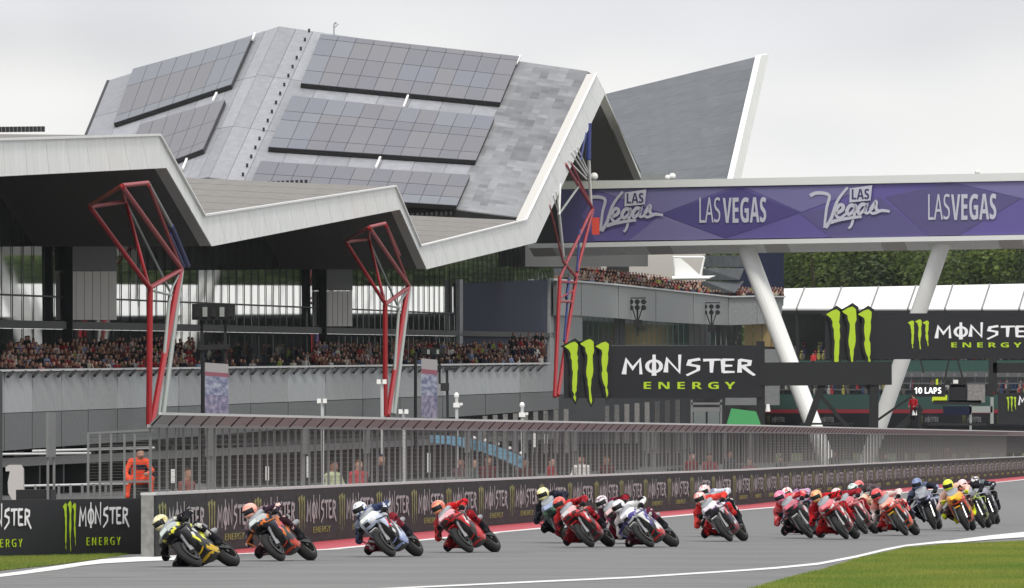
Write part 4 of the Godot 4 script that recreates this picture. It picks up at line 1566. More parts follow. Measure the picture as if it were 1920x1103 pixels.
# ---------------------------------------------------------------- pit lane furniture
func pit_lane_things() -> void:
	# banners on poles
	var bl := ["blue and white hanging banner on a pole beside the first red strut", "blue and white hanging banner on a pole right of the second strut"]
	var i := 0
	for c in [[404, 680, 775, 380], [803, 672, 782, 520]]:
		var d := d_at(c[0], 52.0)
		var t := thing("pole_banner", bl[i], "banner", Vector3.ZERO, "banners on poles by the pit building")
		var st := new_st()
		tube(st, at(c[0] - 24, c[1] - 10, d), at(c[0] - 24, 880, d), 0.09)
		obj("pole", st, M.black, t)
		var w := 24.0 if i == 0 else 17.0
		for b in [[0.0, 0.18, M.letter_grey], [0.18, 0.26, mat(srgb(140, 84, 98), .7)], [0.26, 0.62, noisy(srgb(96, 102, 130), srgb(172, 174, 188), 0.014, Vector3(0.4, 0.4, 0.4), 0.7)], [0.62, 1.0, noisy(srgb(90, 92, 120), srgb(160, 150, 168), 0.014, Vector3(0.5, 0.3, 0.5), 0.7, 4, 0.0, 6)]]:
			var s2 := new_st()
			var ya := lerpf(c[1], c[2], b[0])
			var yb := lerpf(c[1], c[2], b[1])
			slab(s2, [at(c[0] - w + 4, ya, d), at(c[0] + w, ya + 3, d), at(c[0] + w, yb + 3, d), at(c[0] - w + 4, yb, d)], Vector3(0, 0, -0.05))
			obj("banner_cloth", s2, b[2], t)
		i += 1
	# loudspeaker rigs standing on the terrace edge
	i = 0
	for c in [[400, 585, 40, 30, 652], [812, 660, 22, 14, 690]]:
		var d := d_at(c[0], 57.5)
		var t := thing("speaker_rig", ["large black loudspeaker rig on a frame in front of the glass", "small black loudspeaker rig above the second banner"][i], "loudspeaker")
		var st := new_st()
		box(st, at(c[0], c[1], d), Vector3(c[2] * 2 * d / F, c[3] * d / F, 0.8))
		obj("cabinet", st, M.black, t)
		for k in 5:
			var s2 := new_st()
			box(s2, at(c[0] - c[2] * 0.8 + k * c[2] * 0.4, c[1], d - 0.45), Vector3(c[2] * 0.22 * d / F, c[3] * 0.6 * d / F, 0.12))
			obj("horn", s2, M.grey_steel if k % 2 else M.dark, t)
		var s3 := new_st()
		for s in [-1, 1]:
			beam(s3, at(c[0] + s * c[2] * 0.55, c[1], d + .2), at(c[0] + s * c[2] * 0.55, c[4] + 30, d + .2), 0.14, 0.14)
		beam(s3, at(c[0] - c[2] * 0.7, c[4], d + .1), at(c[0] + c[2] * 0.7, c[4] - 2, d + .1), 0.25, 0.25)
		for k in 6:
			beam(s3, at(c[0] - c[2] * 0.7 + k * c[2] * .23, c[4] - 12, d + .1), at(c[0] - c[2] * 0.6 + k * c[2] * .23, c[4], d + .1), 0.06, 0.06)
		obj("frame", s3, M.gutter, t)
		i += 1
	# white twin-headed cameras and lamps rising behind the fence
	var wl := ["white twin headed camera post behind the fence, leftmost", "white lamp post with round head right of the second banner", "white camera post below the black sign's left edge", "white twin lamp head just left of the second banner", "white double speaker on a post beside the second strut"]
	i = 0
	for c in [[604, 752, 790, 0], [856, 742, 800, 1], [979, 760, 800, 1], [757, 772, 790, 0], [716, 716, 790, 0]]:
		var d := 330.0
		var t := thing("camera_post", wl[i], "camera post")
		var st := new_st()
		tube(st, at(c[0], c[1], d), at(c[0] + 2, 1005, d), 0.05)
		obj("pole", st, M.pale_rail, t)
		var s2 := new_st()
		if c[3] == 0:
			box(s2, at(c[0] - 6, c[1], d), Vector3(0.12, 0.14, 0.3))
			box(s2, at(c[0] + 5, c[1], d), Vector3(0.12, 0.14, 0.3))
		else:
			ball(s2, at(c[0], c[1], d), Vector3(0.08, 0.1, 0.08), 10, 6)
			box(s2, at(c[0], c[1] + 18, d), Vector3(0.2, 0.14, 0.2))
			box(s2, at(c[0] + 9, c[1] + 16, d), Vector3(0.08, 0.08, 0.2))
		obj("head", s2, M.white_paint, t)
		i += 1
	var lp := thing("lamp_pole", "thin dark pole with a double lamp head right of the second banner", "lamp")
	var st0 := new_st()
	tube(st0, at(838, 690, 400), at(842, 960, 400), 0.05)
	obj("pole", st0, M.gutter, lp)
	st0 = new_st()
	box(st0, at(845, 692, 400), Vector3(0.5, 0.12, 0.3))
	box(st0, at(834, 726, 400), Vector3(0.32, 0.3, 0.3))
	obj("head", st0, M.gutter, lp)
	# blue awning of a pit stand
	var aw := thing("pit_awning", "pale blue curved awning with lamps behind the fence", "awning")
	var pd := 300.0
	for k in 8:
		var u0 := k / 8.0
		var u1 := (k + 1) / 8.0
		var st := new_st()
		var f := func(u: float) -> Vector2: return Vector2(lerpf(812, 990, u), 816.0 + 46.0 * u * u)
		var a: Vector2 = f.call(u0)
		var b: Vector2 = f.call(u1)
		slab(st, [at(a.x, a.y, pd), at(b.x - .6, b.y, pd), at(b.x - .6, b.y + 16 + 8 * u1, pd), at(a.x, a.y + 14 + 8 * u0, pd)], Vector3(-0.1, 0, -1.5))
		obj("awning_panel", st, M.blue_awning, aw)
		if k > 2:
			var s2 := new_st()
			ball(s2, at(a.x + 10, a.y - 1, pd - .2), Vector3(0.06, 0.05, 0.05), 8, 5)
			obj("lamp", s2, M.white_paint, aw)
	# white tubes and pit boards behind the mesh
	i = 0
	for c in [[501, 888, 26], [578, 876, 40], [804, 868, 36], [1003, 826, 26], [1024, 823, 18], [324, 893, 26]]:
		var t := thing("light_tube", "bright white upright tube behind the fence, number %s from the left" % ["two", "three", "four", "five", "six", "one"][i], "light")
		var d := 240.0 if c[0] < 700 else 290.0
		var st := new_st()
		tube(st, at(c[0], c[1] - c[2] * .5, d), at(c[0], c[1] + c[2] * .5, d), 0.045)
		obj("tube", st, M.white_paint, t)
		var s2 := new_st()
		var foot := at(c[0], c[1] + c[2] * .5, d)
		tube(s2, foot, Vector3(foot.x, -0.3, foot.z), 0.02)
		obj("stand", s2, M.gutter, t)
		i += 1
	# pit boards and stools: grey cabinets along the pit wall platform
	var r := RandomNumberGenerator.new()
	r.seed = 9
	var cab := 0
	for k in 16:
		var s := 14.0 + k * 14.5
		var f := wall_at(s)
		var p := f.origin - f.basis.z * (2.2 + r.randf() * 2.0)
		var t := thing("timing_stand", "%s timing stand behind the fence, %s counted from the fence end at left" % [["black", "pale grey", "steel grey", "dark grey"][k % 4], ordinal(k + 1)], "timing stand", Vector3(p.x, -0.3, p.z), "timing stands behind the fence")
		var st := new_st()
		box(st, Vector3(0, 0.75, 0), Vector3(0.9, 1.5, 0.7), f.basis)
		obj("cabinet", st, [M.dark, M.concrete, M.steel, M.mullion][k % 4], t)
		var s2 := new_st()
		for z in [-0.5, 0.5]:
			beam(s2, f.basis * Vector3(z, 0, 0.3), f.basis * Vector3(z, 2.6, 0.3), 0.05, 0.05)
		beam(s2, f.basis * Vector3(-0.6, 2.6, 0.3), f.basis * Vector3(0.6, 2.6, 0.3), 0.05, 0.9)
		obj("frame", s2, M.steel, t)
	# left: railings, white sack, dark post
	var rl := thing("railing", "pale tubular railing behind the black barrier at far left", "railing")
	for y in [[20, 912, 240, 907], [60, 846, 290, 840], [0, 852, 170, 850]]:
		var st := new_st()
		tube(st, at(y[0], y[1], 230), at(y[2], y[3], 230), 0.025)
		obj("rail", st, M.pale_rail, rl)
	for k in 9:
		var st := new_st()
		var x := 22.0 + k * 22.0
		tube(st, at(x, 911 - k * .5, 230), at(x, 990, 230), 0.03)
		obj("baluster", st, M.steel, rl)
	var dp := thing("dark_post", "thick dark post at the left edge of the view", "post")
	var st5 := new_st()
	box(st5, at(-2, 830, 222), Vector3(0.13, 2.9, 0.2))
	obj("post", st5, mat(srgb(58, 60, 60), .7), dp)
	var sk := thing("padded_cover", "pale grey padded cover hanging on the dark post at left", "cover")
	st5 = new_st()
	var prof := PackedVector2Array()
	for p in [[10, 876], [16, 872], [38, 872], [43, 880], [44, 940], [24, 940], [15, 925], [14, 905], [18, 884], [10, 884]]:
		var v := at(p[0], p[1], 220)
		prof.append(Vector2(v.x, v.y))
	flat_poly(st5, prof, 0.0, 0.4)
	obj("cover", st5, mat(srgb(186, 182, 178), .8), sk, Transform3D(Basis(), Vector3(0, 0, -220)))


# ---------------------------------------------------------------- bodies
# Meshes one continuous body round a list of bones [a, b, radius a, radius b, zone] by surface nets on a smooth union.
func body(bones: Array, cell: float, k: float) -> Dictionary:
	var lo := Vector3(1e9, 1e9, 1e9)
	var hi := -lo
	for b in bones:
		var r: float = maxf(b[2], b[3]) + 0.08 + cell * 2
		for p in [b[0], b[1]]:
			lo = lo.min(p - Vector3(r, r, r))
			hi = hi.max(p + Vector3(r, r, r))
	var nx := int((hi.x - lo.x) / cell) + 2
	var ny := int((hi.y - lo.y) / cell) + 2
	var nz := int((hi.z - lo.z) / cell) + 2
	var total := nx * ny * nz
	var sum := PackedFloat32Array()
	sum.resize(total)
	var best := PackedFloat32Array()
	best.resize(total)
	var zone := PackedByteArray()
	zone.resize(total)
	for b in bones:
		var a: Vector3 = b[0]
		var ba: Vector3 = b[1] - a
		var bb := maxf(ba.length_squared(), 1e-9)
		var ra: float = b[2]
		var rb: float = b[3]
		var pad := maxf(ra, rb) + k * 2.2 + cell * 1.5
		var l: Vector3 = (a.min(b[1]) - Vector3(pad, pad, pad) - lo) / cell
		var h: Vector3 = (a.max(b[1]) + Vector3(pad, pad, pad) - lo) / cell
		for z in range(maxi(0, int(l.z)), mini(nz - 1, int(h.z) + 1)):
			for y in range(maxi(0, int(l.y)), mini(ny - 1, int(h.y) + 1)):
				for x in range(maxi(0, int(l.x)), mini(nx - 1, int(h.x) + 1)):
					var p := lo + Vector3(x, y, z) * cell - a
					var t := clampf(p.dot(ba) / bb, 0.0, 1.0)
					var d := (p - ba * t).length() - ra - (rb - ra) * t
					if d > pad:
						continue
					var e := exp(-d / k)
					var i := (z * ny + y) * nx + x
					sum[i] += e
					if e > best[i]:
						best[i] = e
						zone[i] = b[4]
	var val := PackedFloat32Array()
	val.resize(total)
	for i in total:
		val[i] = -k * log(sum[i]) if sum[i] > 1e-6 else 0.2
	var index := {}
	var verts := PackedVector3Array()
	var zones := PackedByteArray()
	var off := [0, 1, nx, nx + 1, nx * ny, nx * ny + 1, nx * ny + nx, nx * ny + nx + 1]
	var offv := [Vector3(0, 0, 0), Vector3(1, 0, 0), Vector3(0, 1, 0), Vector3(1, 1, 0), Vector3(0, 0, 1), Vector3(1, 0, 1), Vector3(0, 1, 1), Vector3(1, 1, 1)]
	var edges := [[0, 1], [2, 3], [4, 5], [6, 7], [0, 2], [1, 3], [4, 6], [5, 7], [0, 4], [1, 5], [2, 6], [3, 7]]
	for z in nz - 1:
		for y in ny - 1:
			var row := (z * ny + y) * nx
			for x in nx - 1:
				var i := row + x
				var inside := 0
				for o in off:
					if val[i + o] < 0.0:
						inside += 1
				if inside == 0 or inside == 8:
					continue
				var acc := Vector3.ZERO
				var n := 0
				for e in edges:
					var va := val[i + off[e[0]]]
					var vb := val[i + off[e[1]]]
					if (va < 0.0) != (vb < 0.0):
						acc += offv[e[0]].lerp(offv[e[1]], va / (va - vb))
						n += 1
				index[i] = verts.size()
				verts.append(lo + (Vector3(x, y, z) + acc / n) * cell)
				var zz := 0
				var zb := -1.0
				for o in off:
					if best[i + o] > zb:
						zb = best[i + o]
						zz = zone[i + o]
				zones.append(zz)
	var tris := PackedInt32Array()
	var step := [1, nx, nx * ny]
	for i in index.keys():
		for ax in 3:
			var j: int = i + step[ax]
			if (val[i] < 0.0) == (val[j] < 0.0):
				continue
			var s1: int = step[(ax + 1) % 3]
			var s2: int = step[(ax + 2) % 3]
			if not (index.has(i - s1) and index.has(i - s2) and index.has(i - s1 - s2)):
				continue
			var q := [index[i], index[i - s1], index[i - s1 - s2], index[i - s2]]
			if val[i] < 0.0:
				tris.append_array([q[0], q[2], q[1], q[0], q[3], q[2]])
			else:
				tris.append_array([q[0], q[1], q[2], q[0], q[2], q[3]])
	var nrm := PackedVector3Array()
	nrm.resize(verts.size())
	for q in range(0, tris.size(), 3):
		var nn := (verts[tris[q + 2]] - verts[tris[q]]).cross(verts[tris[q + 1]] - verts[tris[q]])
		for e in 3:
			nrm[tris[q + e]] += nn
	for q in nrm.size():
		nrm[q] = nrm[q].normalized()
	return {"v": verts, "n": nrm, "i": tris, "z": zones}


func dressed(b: Dictionary, colors: Array, extra = null) -> ArrayMesh:   # colours by zone, sRGB
	var c := PackedColorArray()
	c.resize(b.v.size())
	for k in b.v.size():
		var col: Color = colors[mini(b.z[k], colors.size() - 1)]
		if extra != null:
			col = extra.call(b.v[k], b.z[k], col)
		c[k] = col.srgb_to_linear()
	var arr := []
	arr.resize(Mesh.ARRAY_MAX)
	arr[Mesh.ARRAY_VERTEX] = b.v
	arr[Mesh.ARRAY_NORMAL] = b.n
	arr[Mesh.ARRAY_COLOR] = c
	arr[Mesh.ARRAY_INDEX] = b.i
	var m := ArrayMesh.new()
	m.add_surface_from_arrays(Mesh.PRIMITIVE_TRIANGLES, arr)
	return m


# zones: 0 top, 1 sleeves, 2 trousers, 3 skin, 4 hair, 5 shoes
func stander(pose: int, cell: float) -> Dictionary:
	var sh := [Vector3(-0.19, 1.4, 0), Vector3(0.19, 1.4, 0)]
	var el := []
	var ha := []
	match pose:
		0:
			el = [Vector3(-0.25, 1.12, -0.03), Vector3(0.25, 1.12, -0.03)]
			ha = [Vector3(-0.24, 0.88, 0.06), Vector3(0.24, 0.88, 0.06)]
		1:
			el = [Vector3(-0.27, 1.2, 0.14), Vector3(0.27, 1.2, 0.14)]
			ha = [Vector3(-0.1, 1.5, 0.3), Vector3(0.1, 1.5, 0.3)]
		_:
			el = [Vector3(-0.28, 1.14, 0.06), Vector3(0.28, 1.14, 0.08)]
			ha = [Vector3(-0.14, 1.02, 0.32), Vector3(0.16, 1.04, 0.32)]
	var B := []
	B.append([Vector3(0, 0.98, 0), Vector3(0, 1.2, 0.01), 0.15, 0.145, 0])
	B.append([Vector3(0, 1.2, 0.01), Vector3(0, 1.38, 0), 0.15, 0.13, 0])
	B.append([sh[0], sh[1], 0.075, 0.075, 0])
	B.append([Vector3(0, 1.4, 0), Vector3(0, 1.54, 0.02), 0.06, 0.055, 3])
	B.append([Vector3(0, 1.585, 0.035), Vector3(0, 1.64, 0.02), 0.075, 0.085, 3])
	B.append([Vector3(0, 1.605, 0.11), Vector3(0, 1.59, 0.125), 0.016, 0.02, 3])
	B.append([Vector3(0, 1.69, -0.01), Vector3(0, 1.63, -0.045), 0.085, 0.075, 4])
	for s in 2:
		var x := -1.0 if s == 0 else 1.0
		B.append([sh[s], el[s], 0.062, 0.047, 1])
		B.append([el[s], el[s].lerp(ha[s], 0.75), 0.047, 0.036, 1])
		B.append([el[s].lerp(ha[s], 0.78), ha[s], 0.03, 0.04, 3])
		B.append([Vector3(x * 0.1, 0.93, 0), Vector3(x * 0.11, 0.5, 0.02), 0.1, 0.068, 2])
		B.append([Vector3(x * 0.11, 0.5, 0.02), Vector3(x * 0.12, 0.1, -0.02), 0.066, 0.045, 2])
		B.append([Vector3(x * 0.12, 0.05, -0.04), Vector3(x * 0.14, 0.04, 0.13), 0.05, 0.042, 5])
	return body(B, cell, 0.022)


func ordinal(n: int) -> String:
	var w := ["first", "second", "third", "fourth", "fifth", "sixth", "seventh", "eighth", "ninth", "tenth", "eleventh", "twelfth", "thirteenth", "fourteenth", "fifteenth", "sixteenth", "seventeenth", "eighteenth", "nineteenth", "twentieth"]
	return w[n - 1] if n <= w.size() else "%dth" % n


func crowds() -> void:
	var bodies := [stander(0, 0.034), stander(1, 0.034), stander(2, 0.034)]
	var fine := [stander(0, 0.02), stander(1, 0.02), stander(2, 0.02)]
	var skin := [srgb(164, 128, 112), srgb(146, 110, 94), srgb(176, 142, 126)]
	var hair := [srgb(58, 42, 32), srgb(36, 30, 28), srgb(92, 70, 48), srgb(40, 44, 60), srgb(126, 36, 40)]
	var kinds := [["black", srgb(34, 32, 36)], ["navy", srgb(30, 34, 50)], ["red", srgb(128, 34, 40)], ["maroon", srgb(70, 34, 38)], ["grey", srgb(112, 110, 112)], ["white", srgb(176, 172, 170)], ["brown", srgb(92, 66, 52)], ["dark green", srgb(46, 60, 48)], ["pink", srgb(150, 108, 108)], ["tan", srgb(150, 118, 92)], ["pale blue", srgb(120, 132, 158)], ["lime", srgb(112, 124, 52)], ["charcoal", srgb(22, 22, 25)], ["cream", srgb(168, 162, 146)]]
	var weights := [0, 0, 0, 1, 1, 3, 3, 2, 4, 5, 6, 6, 7, 8, 9, 0, 3, 10, 12, 12, 12, 13, 1, 0, 12, 6, 2, 11]
	var meshes := []
	for k in kinds.size():
		var three := []
		for p in 3:
			three.append(dressed(bodies[p], [kinds[k][1], kinds[k][1], srgb(40, 44, 58), skin[(k + p) % 3], hair[(k * 2 + p) % 5], srgb(40, 38, 38)]))
		meshes.append(three)
	var spots := []   # [position, scale]
	var r := RandomNumberGenerator.new()
	r.seed = 1234
	# lower terrace, front to back
	for row in 5:
		var x := 2.0 + row * 3.0
		while x < 1022.0:
			var wide := 8.3 - x * 0.0024
			var b := 60.9 + row * 1.05 + r.randf_range(-0.2, 0.2)
			var parapet := 694.5 - 0.0125 * x
			var lift := 12.0 + row * (11.5 - x * 0.003) + r.randf_range(-3, 3)
			var keep := true
			if x > 362 and x < 560:
				keep = row == 0 and r.randf() < 0.35
			elif x >= 560 and x < 588:
				keep = row < 2 and r.randf() < 0.6
			elif x > 700 and x < 770:
				keep = row < 2 and r.randf() < 0.7
			elif x >= 588 and x <= 700:
				keep = row < 4
			elif x > 955 and row == 4:
				keep = true
			elif x > 770 and row > 3:
				keep = false
			if x < 360 and row == 4:
				keep = r.randf() < 0.6
			if keep and r.randf() < 0.93:
				var head := on(x + r.randf_range(-2, 2), parapet - lift, b)
				spots.append([head, r.randf_range(0.74, 0.86), row, x])
			x += wide
	# upper platform beside the navy screen
	for row in 3:
		for k in 9:
			if row == 2 and k % 2:
				continue
			spots.append([on(962 + k * 7.0 + r.randf_range(-2, 2), 650 - row * 11.0 + r.randf_range(-2, 2), 61.5 + row), 0.9, 5 + row, 962 + k * 7.0])
	var near_count := spots.size()
	# balcony of the terrace block
	for row in 4:
		var x := 1086.0 + row * 2.0
		while x < 1468.0:
			var y := lerpf(521, 548, clampf((x - 1086.0) / 280.0, 0, 1)) - row * lerpf(7.0, 4.0, clampf((x - 1086.0) / 300.0, 0, 1)) + r.randf_range(-1.5, 1.5)
			var b := 67.0 + row * 1.1
			var p := on(x, y, b) if x < 1366 else at(x, y, d_at(1366, 66) + 5.0 * (x - 1366.0) / 54.0 + 1.0 + row)
			if not (x > 1366 and row > 2):
				spots.append([p, r.randf_range(0.78, 0.9), 9, x])
			x += 5.6
	var nth := {}
	var mm_tr := [[], [], [], [], [], [], [], [], [], [], [], [], [], []]
	var n := 0
	for s in spots.size():
		var kind: int = weights[r.randi() % weights.size()]
		var sc: float = spots[s][1]
		var feet: Vector3 = spots[s][0] - Vector3(0, 1.62 * sc, 0)
		var yaw := r.randf_range(0.1, 1.2)
		var tr := Transform3D(Basis(Vector3.UP, yaw).scaled(Vector3(sc, sc, sc)), feet)
		var pose := r.randi() % 3
		if n < 300 and s < near_count:
			var o := part("spectator", meshes[kind][pose], M.vcol, null, tr)
			var place := ""
			for mk in [[127, "left of the first dark pier"], [219, "below the first pale pier"], [281, "left of the first red strut"], [362, "right of the first red strut"], [440, "below the loudspeaker rig"], [605, "left of the second pale pier"], [661, "below the second pale pier"], [722, "left of the second red strut"], [800, "right of the second red strut"], [868, "left of the navy screen"], [1200, "below the navy screen"]]:
				if spots[s][3] < mk[0]:
					place = mk[1]
					break
			var row_name: String = ["front row", "second row", "third row", "fourth row", "back row", "low stand", "middle of stand", "top of stand"][spots[s][2]]
			var key := place + row_name
			nth[key] = nth.get(key, 0) + 1
			tag(o, "person in %s top, %s, %s from left, %s" % [kinds[kind][0], row_name, ordinal(nth[key]), place], "person", "spectators on the terrace")
			n += 1
		else:
			mm_tr[kind].append(tr)
	var c := thing("crowd", "dense mass of far spectators along the terrace block balcony and lower terrace", "crowd")
	c.set_meta("kind", "stuff")
	for k in kinds.size():
		if mm_tr[k].is_empty():
			continue
		var mm := MultiMesh.new()
		mm.transform_format = MultiMesh.TRANSFORM_3D
		mm.mesh = meshes[k][k % 3]
		mm.instance_count = mm_tr[k].size()
		for j in mm_tr[k].size():
			mm.set_instance_transform(j, mm_tr[k][j])
		var o := MultiMeshInstance3D.new()
		o.multimesh = mm
		o.material_override = M.vcol
		o.name = "spectators"
		c.add_child(o, true)
	# people at the pit wall, seen through the fence
	var folk := [
		[350, 888, 225, 0, srgb(132, 82, 74), srgb(60, 62, 90), "person in a dull orange top behind the first fence bays"],
		[625, 874, 250, 2, srgb(178, 186, 150), srgb(160, 180, 60), "person in a white shirt and lime bib leaning on the fence"],
		[672, 872, 262, 0, srgb(176, 70, 74), srgb(120, 44, 50), "person in faded red overalls standing behind the fence"],
		[715, 862, 262, 2, srgb(36, 30, 40), srgb(36, 30, 40), "person in black reaching forward behind the fence"],
		[865, 868, 300, 0, srgb(96, 74, 78), srgb(60, 60, 66), "person in a brown top under the blue awning's left end"],
		[890, 868, 300, 2, srgb(70, 78, 74), srgb(60, 60, 66), "person in a grey green top under the blue awning"],
		[915, 864, 300, 0, srgb(92, 40, 46), srgb(40, 40, 46), "person in a dark maroon top under the blue awning"],
		[985, 868, 300, 0, srgb(74, 36, 40), srgb(44, 40, 40), "person in dark red beside the blue awning's right end"],
		[1033, 866, 305, 2, srgb(142, 42, 48), srgb(110, 40, 44), "person in red bending over the timing stand"],
		[1090, 862, 310, 2, srgb(212, 206, 200), srgb(110, 112, 96), "person in a white shirt and red cap behind the fence"],
		[1137, 864, 318, 0, srgb(82, 34, 40), srgb(74, 34, 38), "person in maroon overalls right of the white shirted one"],
		[1297, 856, 345, 0, srgb(120, 40, 46), srgb(110, 38, 42), "person in red overalls behind the middle of the fence"],
		[1331, 858, 350, 0, srgb(150, 60, 66), srgb(58, 44, 48), "person in pale red top right of the red overalls"],
		[1368, 852, 372, 0, srgb(60, 62, 68), srgb(50, 52, 58), "person in dark grey under the green panel behind the fence"],
		[1405, 866, 385, 2, srgb(140, 50, 54), srgb(30, 30, 32), "person in red and black left of the packed riders"],
		[1465, 862, 402, 0, srgb(60, 60, 64), srgb(40, 40, 44), "person in black with white cap behind the fence"],
		[1565, 852, 452, 0, srgb(30, 30, 34), srgb(30, 30, 34), "person in black overalls with a white helmet behind the fence"],
		[1660, 856, 505, 2, srgb(36, 34, 36), srgb(36, 34, 36), "person in dark clothes crouching behind the far fence"],
		[1713, 744, 640, 2, srgb(150, 28, 34), srgb(44, 40, 44), "person in bright red jacket just below the lap board"],
		[1525, 664, 1150, 0, srgb(196, 60, 60), srgb(60, 60, 66), "person in red watching from the distant grandstand front"],
		[1776, 842, 575, 0, srgb(96, 52, 48), srgb(84, 46, 44), "person in brown beside the far fence post"],
	]
	var orange := srgb(226, 84, 54)
	var sit := [
		[Vector3(0, 0.46, -0.05), Vector3(0, 0.66, 0.02), 0.16, 0.15, 0], [Vector3(0, 0.66, 0.02), Vector3(0.01, 0.86, 0.12), 0.15, 0.13, 0], [Vector3(-0.18, 0.88, 0.12), Vector3(0.18, 0.88, 0.12), 0.075, 0.075, 0],
		[Vector3(0.01, 0.9, 0.14), Vector3(0.02, 1.0, 0.19), 0.06, 0.055, 3], [Vector3(0.02, 1.03, 0.23), Vector3(0.02, 1.08, 0.2), 0.078, 0.086, 3], [Vector3(0.02, 1.05, 0.3), Vector3(0.02, 1.035, 0.315), 0.016, 0.02, 3], [Vector3(0.02, 1.13, 0.18), Vector3(0.02, 1.07, 0.14), 0.09, 0.08, 4],
		[Vector3(-0.2, 0.87, 0.12), Vector3(-0.34, 0.64, 0.16), 0.066, 0.052, 1], [Vector3(-0.34, 0.64, 0.16), Vector3(-0.3, 0.46, 0.33), 0.05, 0.04, 1], [Vector3(-0.3, 0.45, 0.34), Vector3(-0.28, 0.42, 0.4), 0.034, 0.04, 3],
		[Vector3(0.2, 0.87, 0.12), Vector3(0.3, 0.66, 0.22), 0.066, 0.052, 1], [Vector3(0.3, 0.66, 0.22), Vector3(0.14, 0.58, 0.4), 0.05, 0.04, 1], [Vector3(0.13, 0.58, 0.41), Vector3(0.08, 0.57, 0.45), 0.034, 0.04, 3],
		[Vector3(-0.1, 0.42, -0.02), Vector3(-0.3, 0.46, 0.36), 0.105, 0.075, 2], [Vector3(-0.3, 0.46, 0.36), Vector3(-0.32, 0.08, 0.3), 0.072, 0.05, 2], [Vector3(-0.32, 0.05, 0.28), Vector3(-0.35, 0.04, 0.44), 0.05, 0.042, 5],
		[Vector3(0.1, 0.42, -0.02), Vector3(0.24, 0.46, 0.38), 0.105, 0.075, 2], [Vector3(0.24, 0.46, 0.38), Vector3(0.26, 0.08, 0.34), 0.072, 0.05, 2], [Vector3(0.26, 0.05, 0.32), Vector3(0.3, 0.04, 0.48), 0.05, 0.042, 5],
	]
	var dark_front := func(v: Vector3, z: int, col: Color) -> Color: return srgb(34, 36, 58) if z == 0 and v.y > 0.68 and v.y < 0.8 and v.x > -0.08 else col
	var mm2 := dressed(body(sit, 0.016, 0.02), [orange, orange, orange, skin[0], srgb(26, 27, 30), srgb(206, 70, 48)], dark_front)
	var seat_at := at(258, 934, 258)
	var ms := part("person", mm2, M.vcol, null, Transform3D(Basis(Vector3.UP, 0.25), seat_at))
	tag(ms, "person in orange overalls and black cap sitting forward behind the barrier end at left", "person", "people behind the fence")
	var seat := thing("equipment_box", "low dark box on which the marshal in orange sits", "box", seat_at + Vector3(0, 0, -0.12))
	var sb2 := new_st()
	slab(sb2, [Vector3(-0.3, -seat_at.y - 0.3, -0.25), Vector3(0.3, -seat_at.y - 0.3, -0.25), Vector3(0.3, 0.3, -0.25), Vector3(-0.3, 0.3, -0.25)], Vector3(0, 0, 0.4))
	obj("case", sb2, M.mullion, seat)
	var platform := new_st()
	slab(platform, [Vector3(-0.6, -0.02, 0.16), Vector3(0.6, -0.02, 0.16), Vector3(0.6, -0.02, 0.8), Vector3(-0.6, -0.02, 0.8)], Vector3(0, -seat_at.y - 0.28, 0))
	obj("step", platform, M.concrete, seat)
	for k in folk.size():
		var f: Array = folk[k]
		var p := at(f[0], f[1], f[2])
		var m := dressed(fine[f[3]], [f[4], f[4], f[5], skin[k % 3], hair[k % 4], srgb(36, 34, 34)])
		var o := part("person", m, M.vcol, null, Transform3D(Basis(Vector3.UP, r.randf_range(-0.6, 1.2)), p - Vector3(0, 1.64, 0)))
		tag(o, f[6], "person", "people behind the fence")


# ---------------------------------------------------------------- motorcycles and riders
func loft(st: SurfaceTool, secs: Array, seg: int, paint) -> void:   # sections [z, y low, y high, half width, squareness]
	var rings := []
	for s in secs:
		var ring := []
		for k in seg:
			var g := TAU * k / seg
			var e: float = s[4] if s.size() > 4 else 0.8
			var cx := signf(cos(g)) * pow(absf(cos(g)), e)
			var cy := signf(sin(g)) * pow(absf(sin(g)), e)
			var wy: float = s[3] * cx
			ring.append(Vector3(wy, (s[1] + s[2]) * 0.5 + (s[2] - s[1]) * 0.5 * cy, s[0]))
		rings.append(ring)
	for j in rings.size() - 1:
		var c := Vector3.ZERO
		for p in rings[j]:
			c += p
		for p in rings[j + 1]:
			c += p
		c /= seg * 2.0
		for k in seg:
			var k2 := (k + 1) % seg
			var q := [rings[j][k], rings[j][k2], rings[j + 1][k2], rings[j + 1][k]]
			var mid: Vector3 = (q[0] + q[1] + q[2] + q[3]) * 0.25
			if paint != null:
				st.set_color(paint.call(mid))
			face(st, q, c)
	for e in [0, rings.size() - 1]:
		var c := Vector3.ZERO
		for p in rings[e]:
			c += p
		c /= seg
		var inner: Vector3 = c + Vector3(0, 0, 0.3 if e > 0 and secs[0][0] > secs[-1][0] or e == 0 and secs[0][0] < secs[-1][0] else -0.3)
		if paint != null:
			st.set_color(paint.call(c))
		for k in seg:
			face(st, [rings[e][k], rings[e][(k + 1) % seg], c], inner)


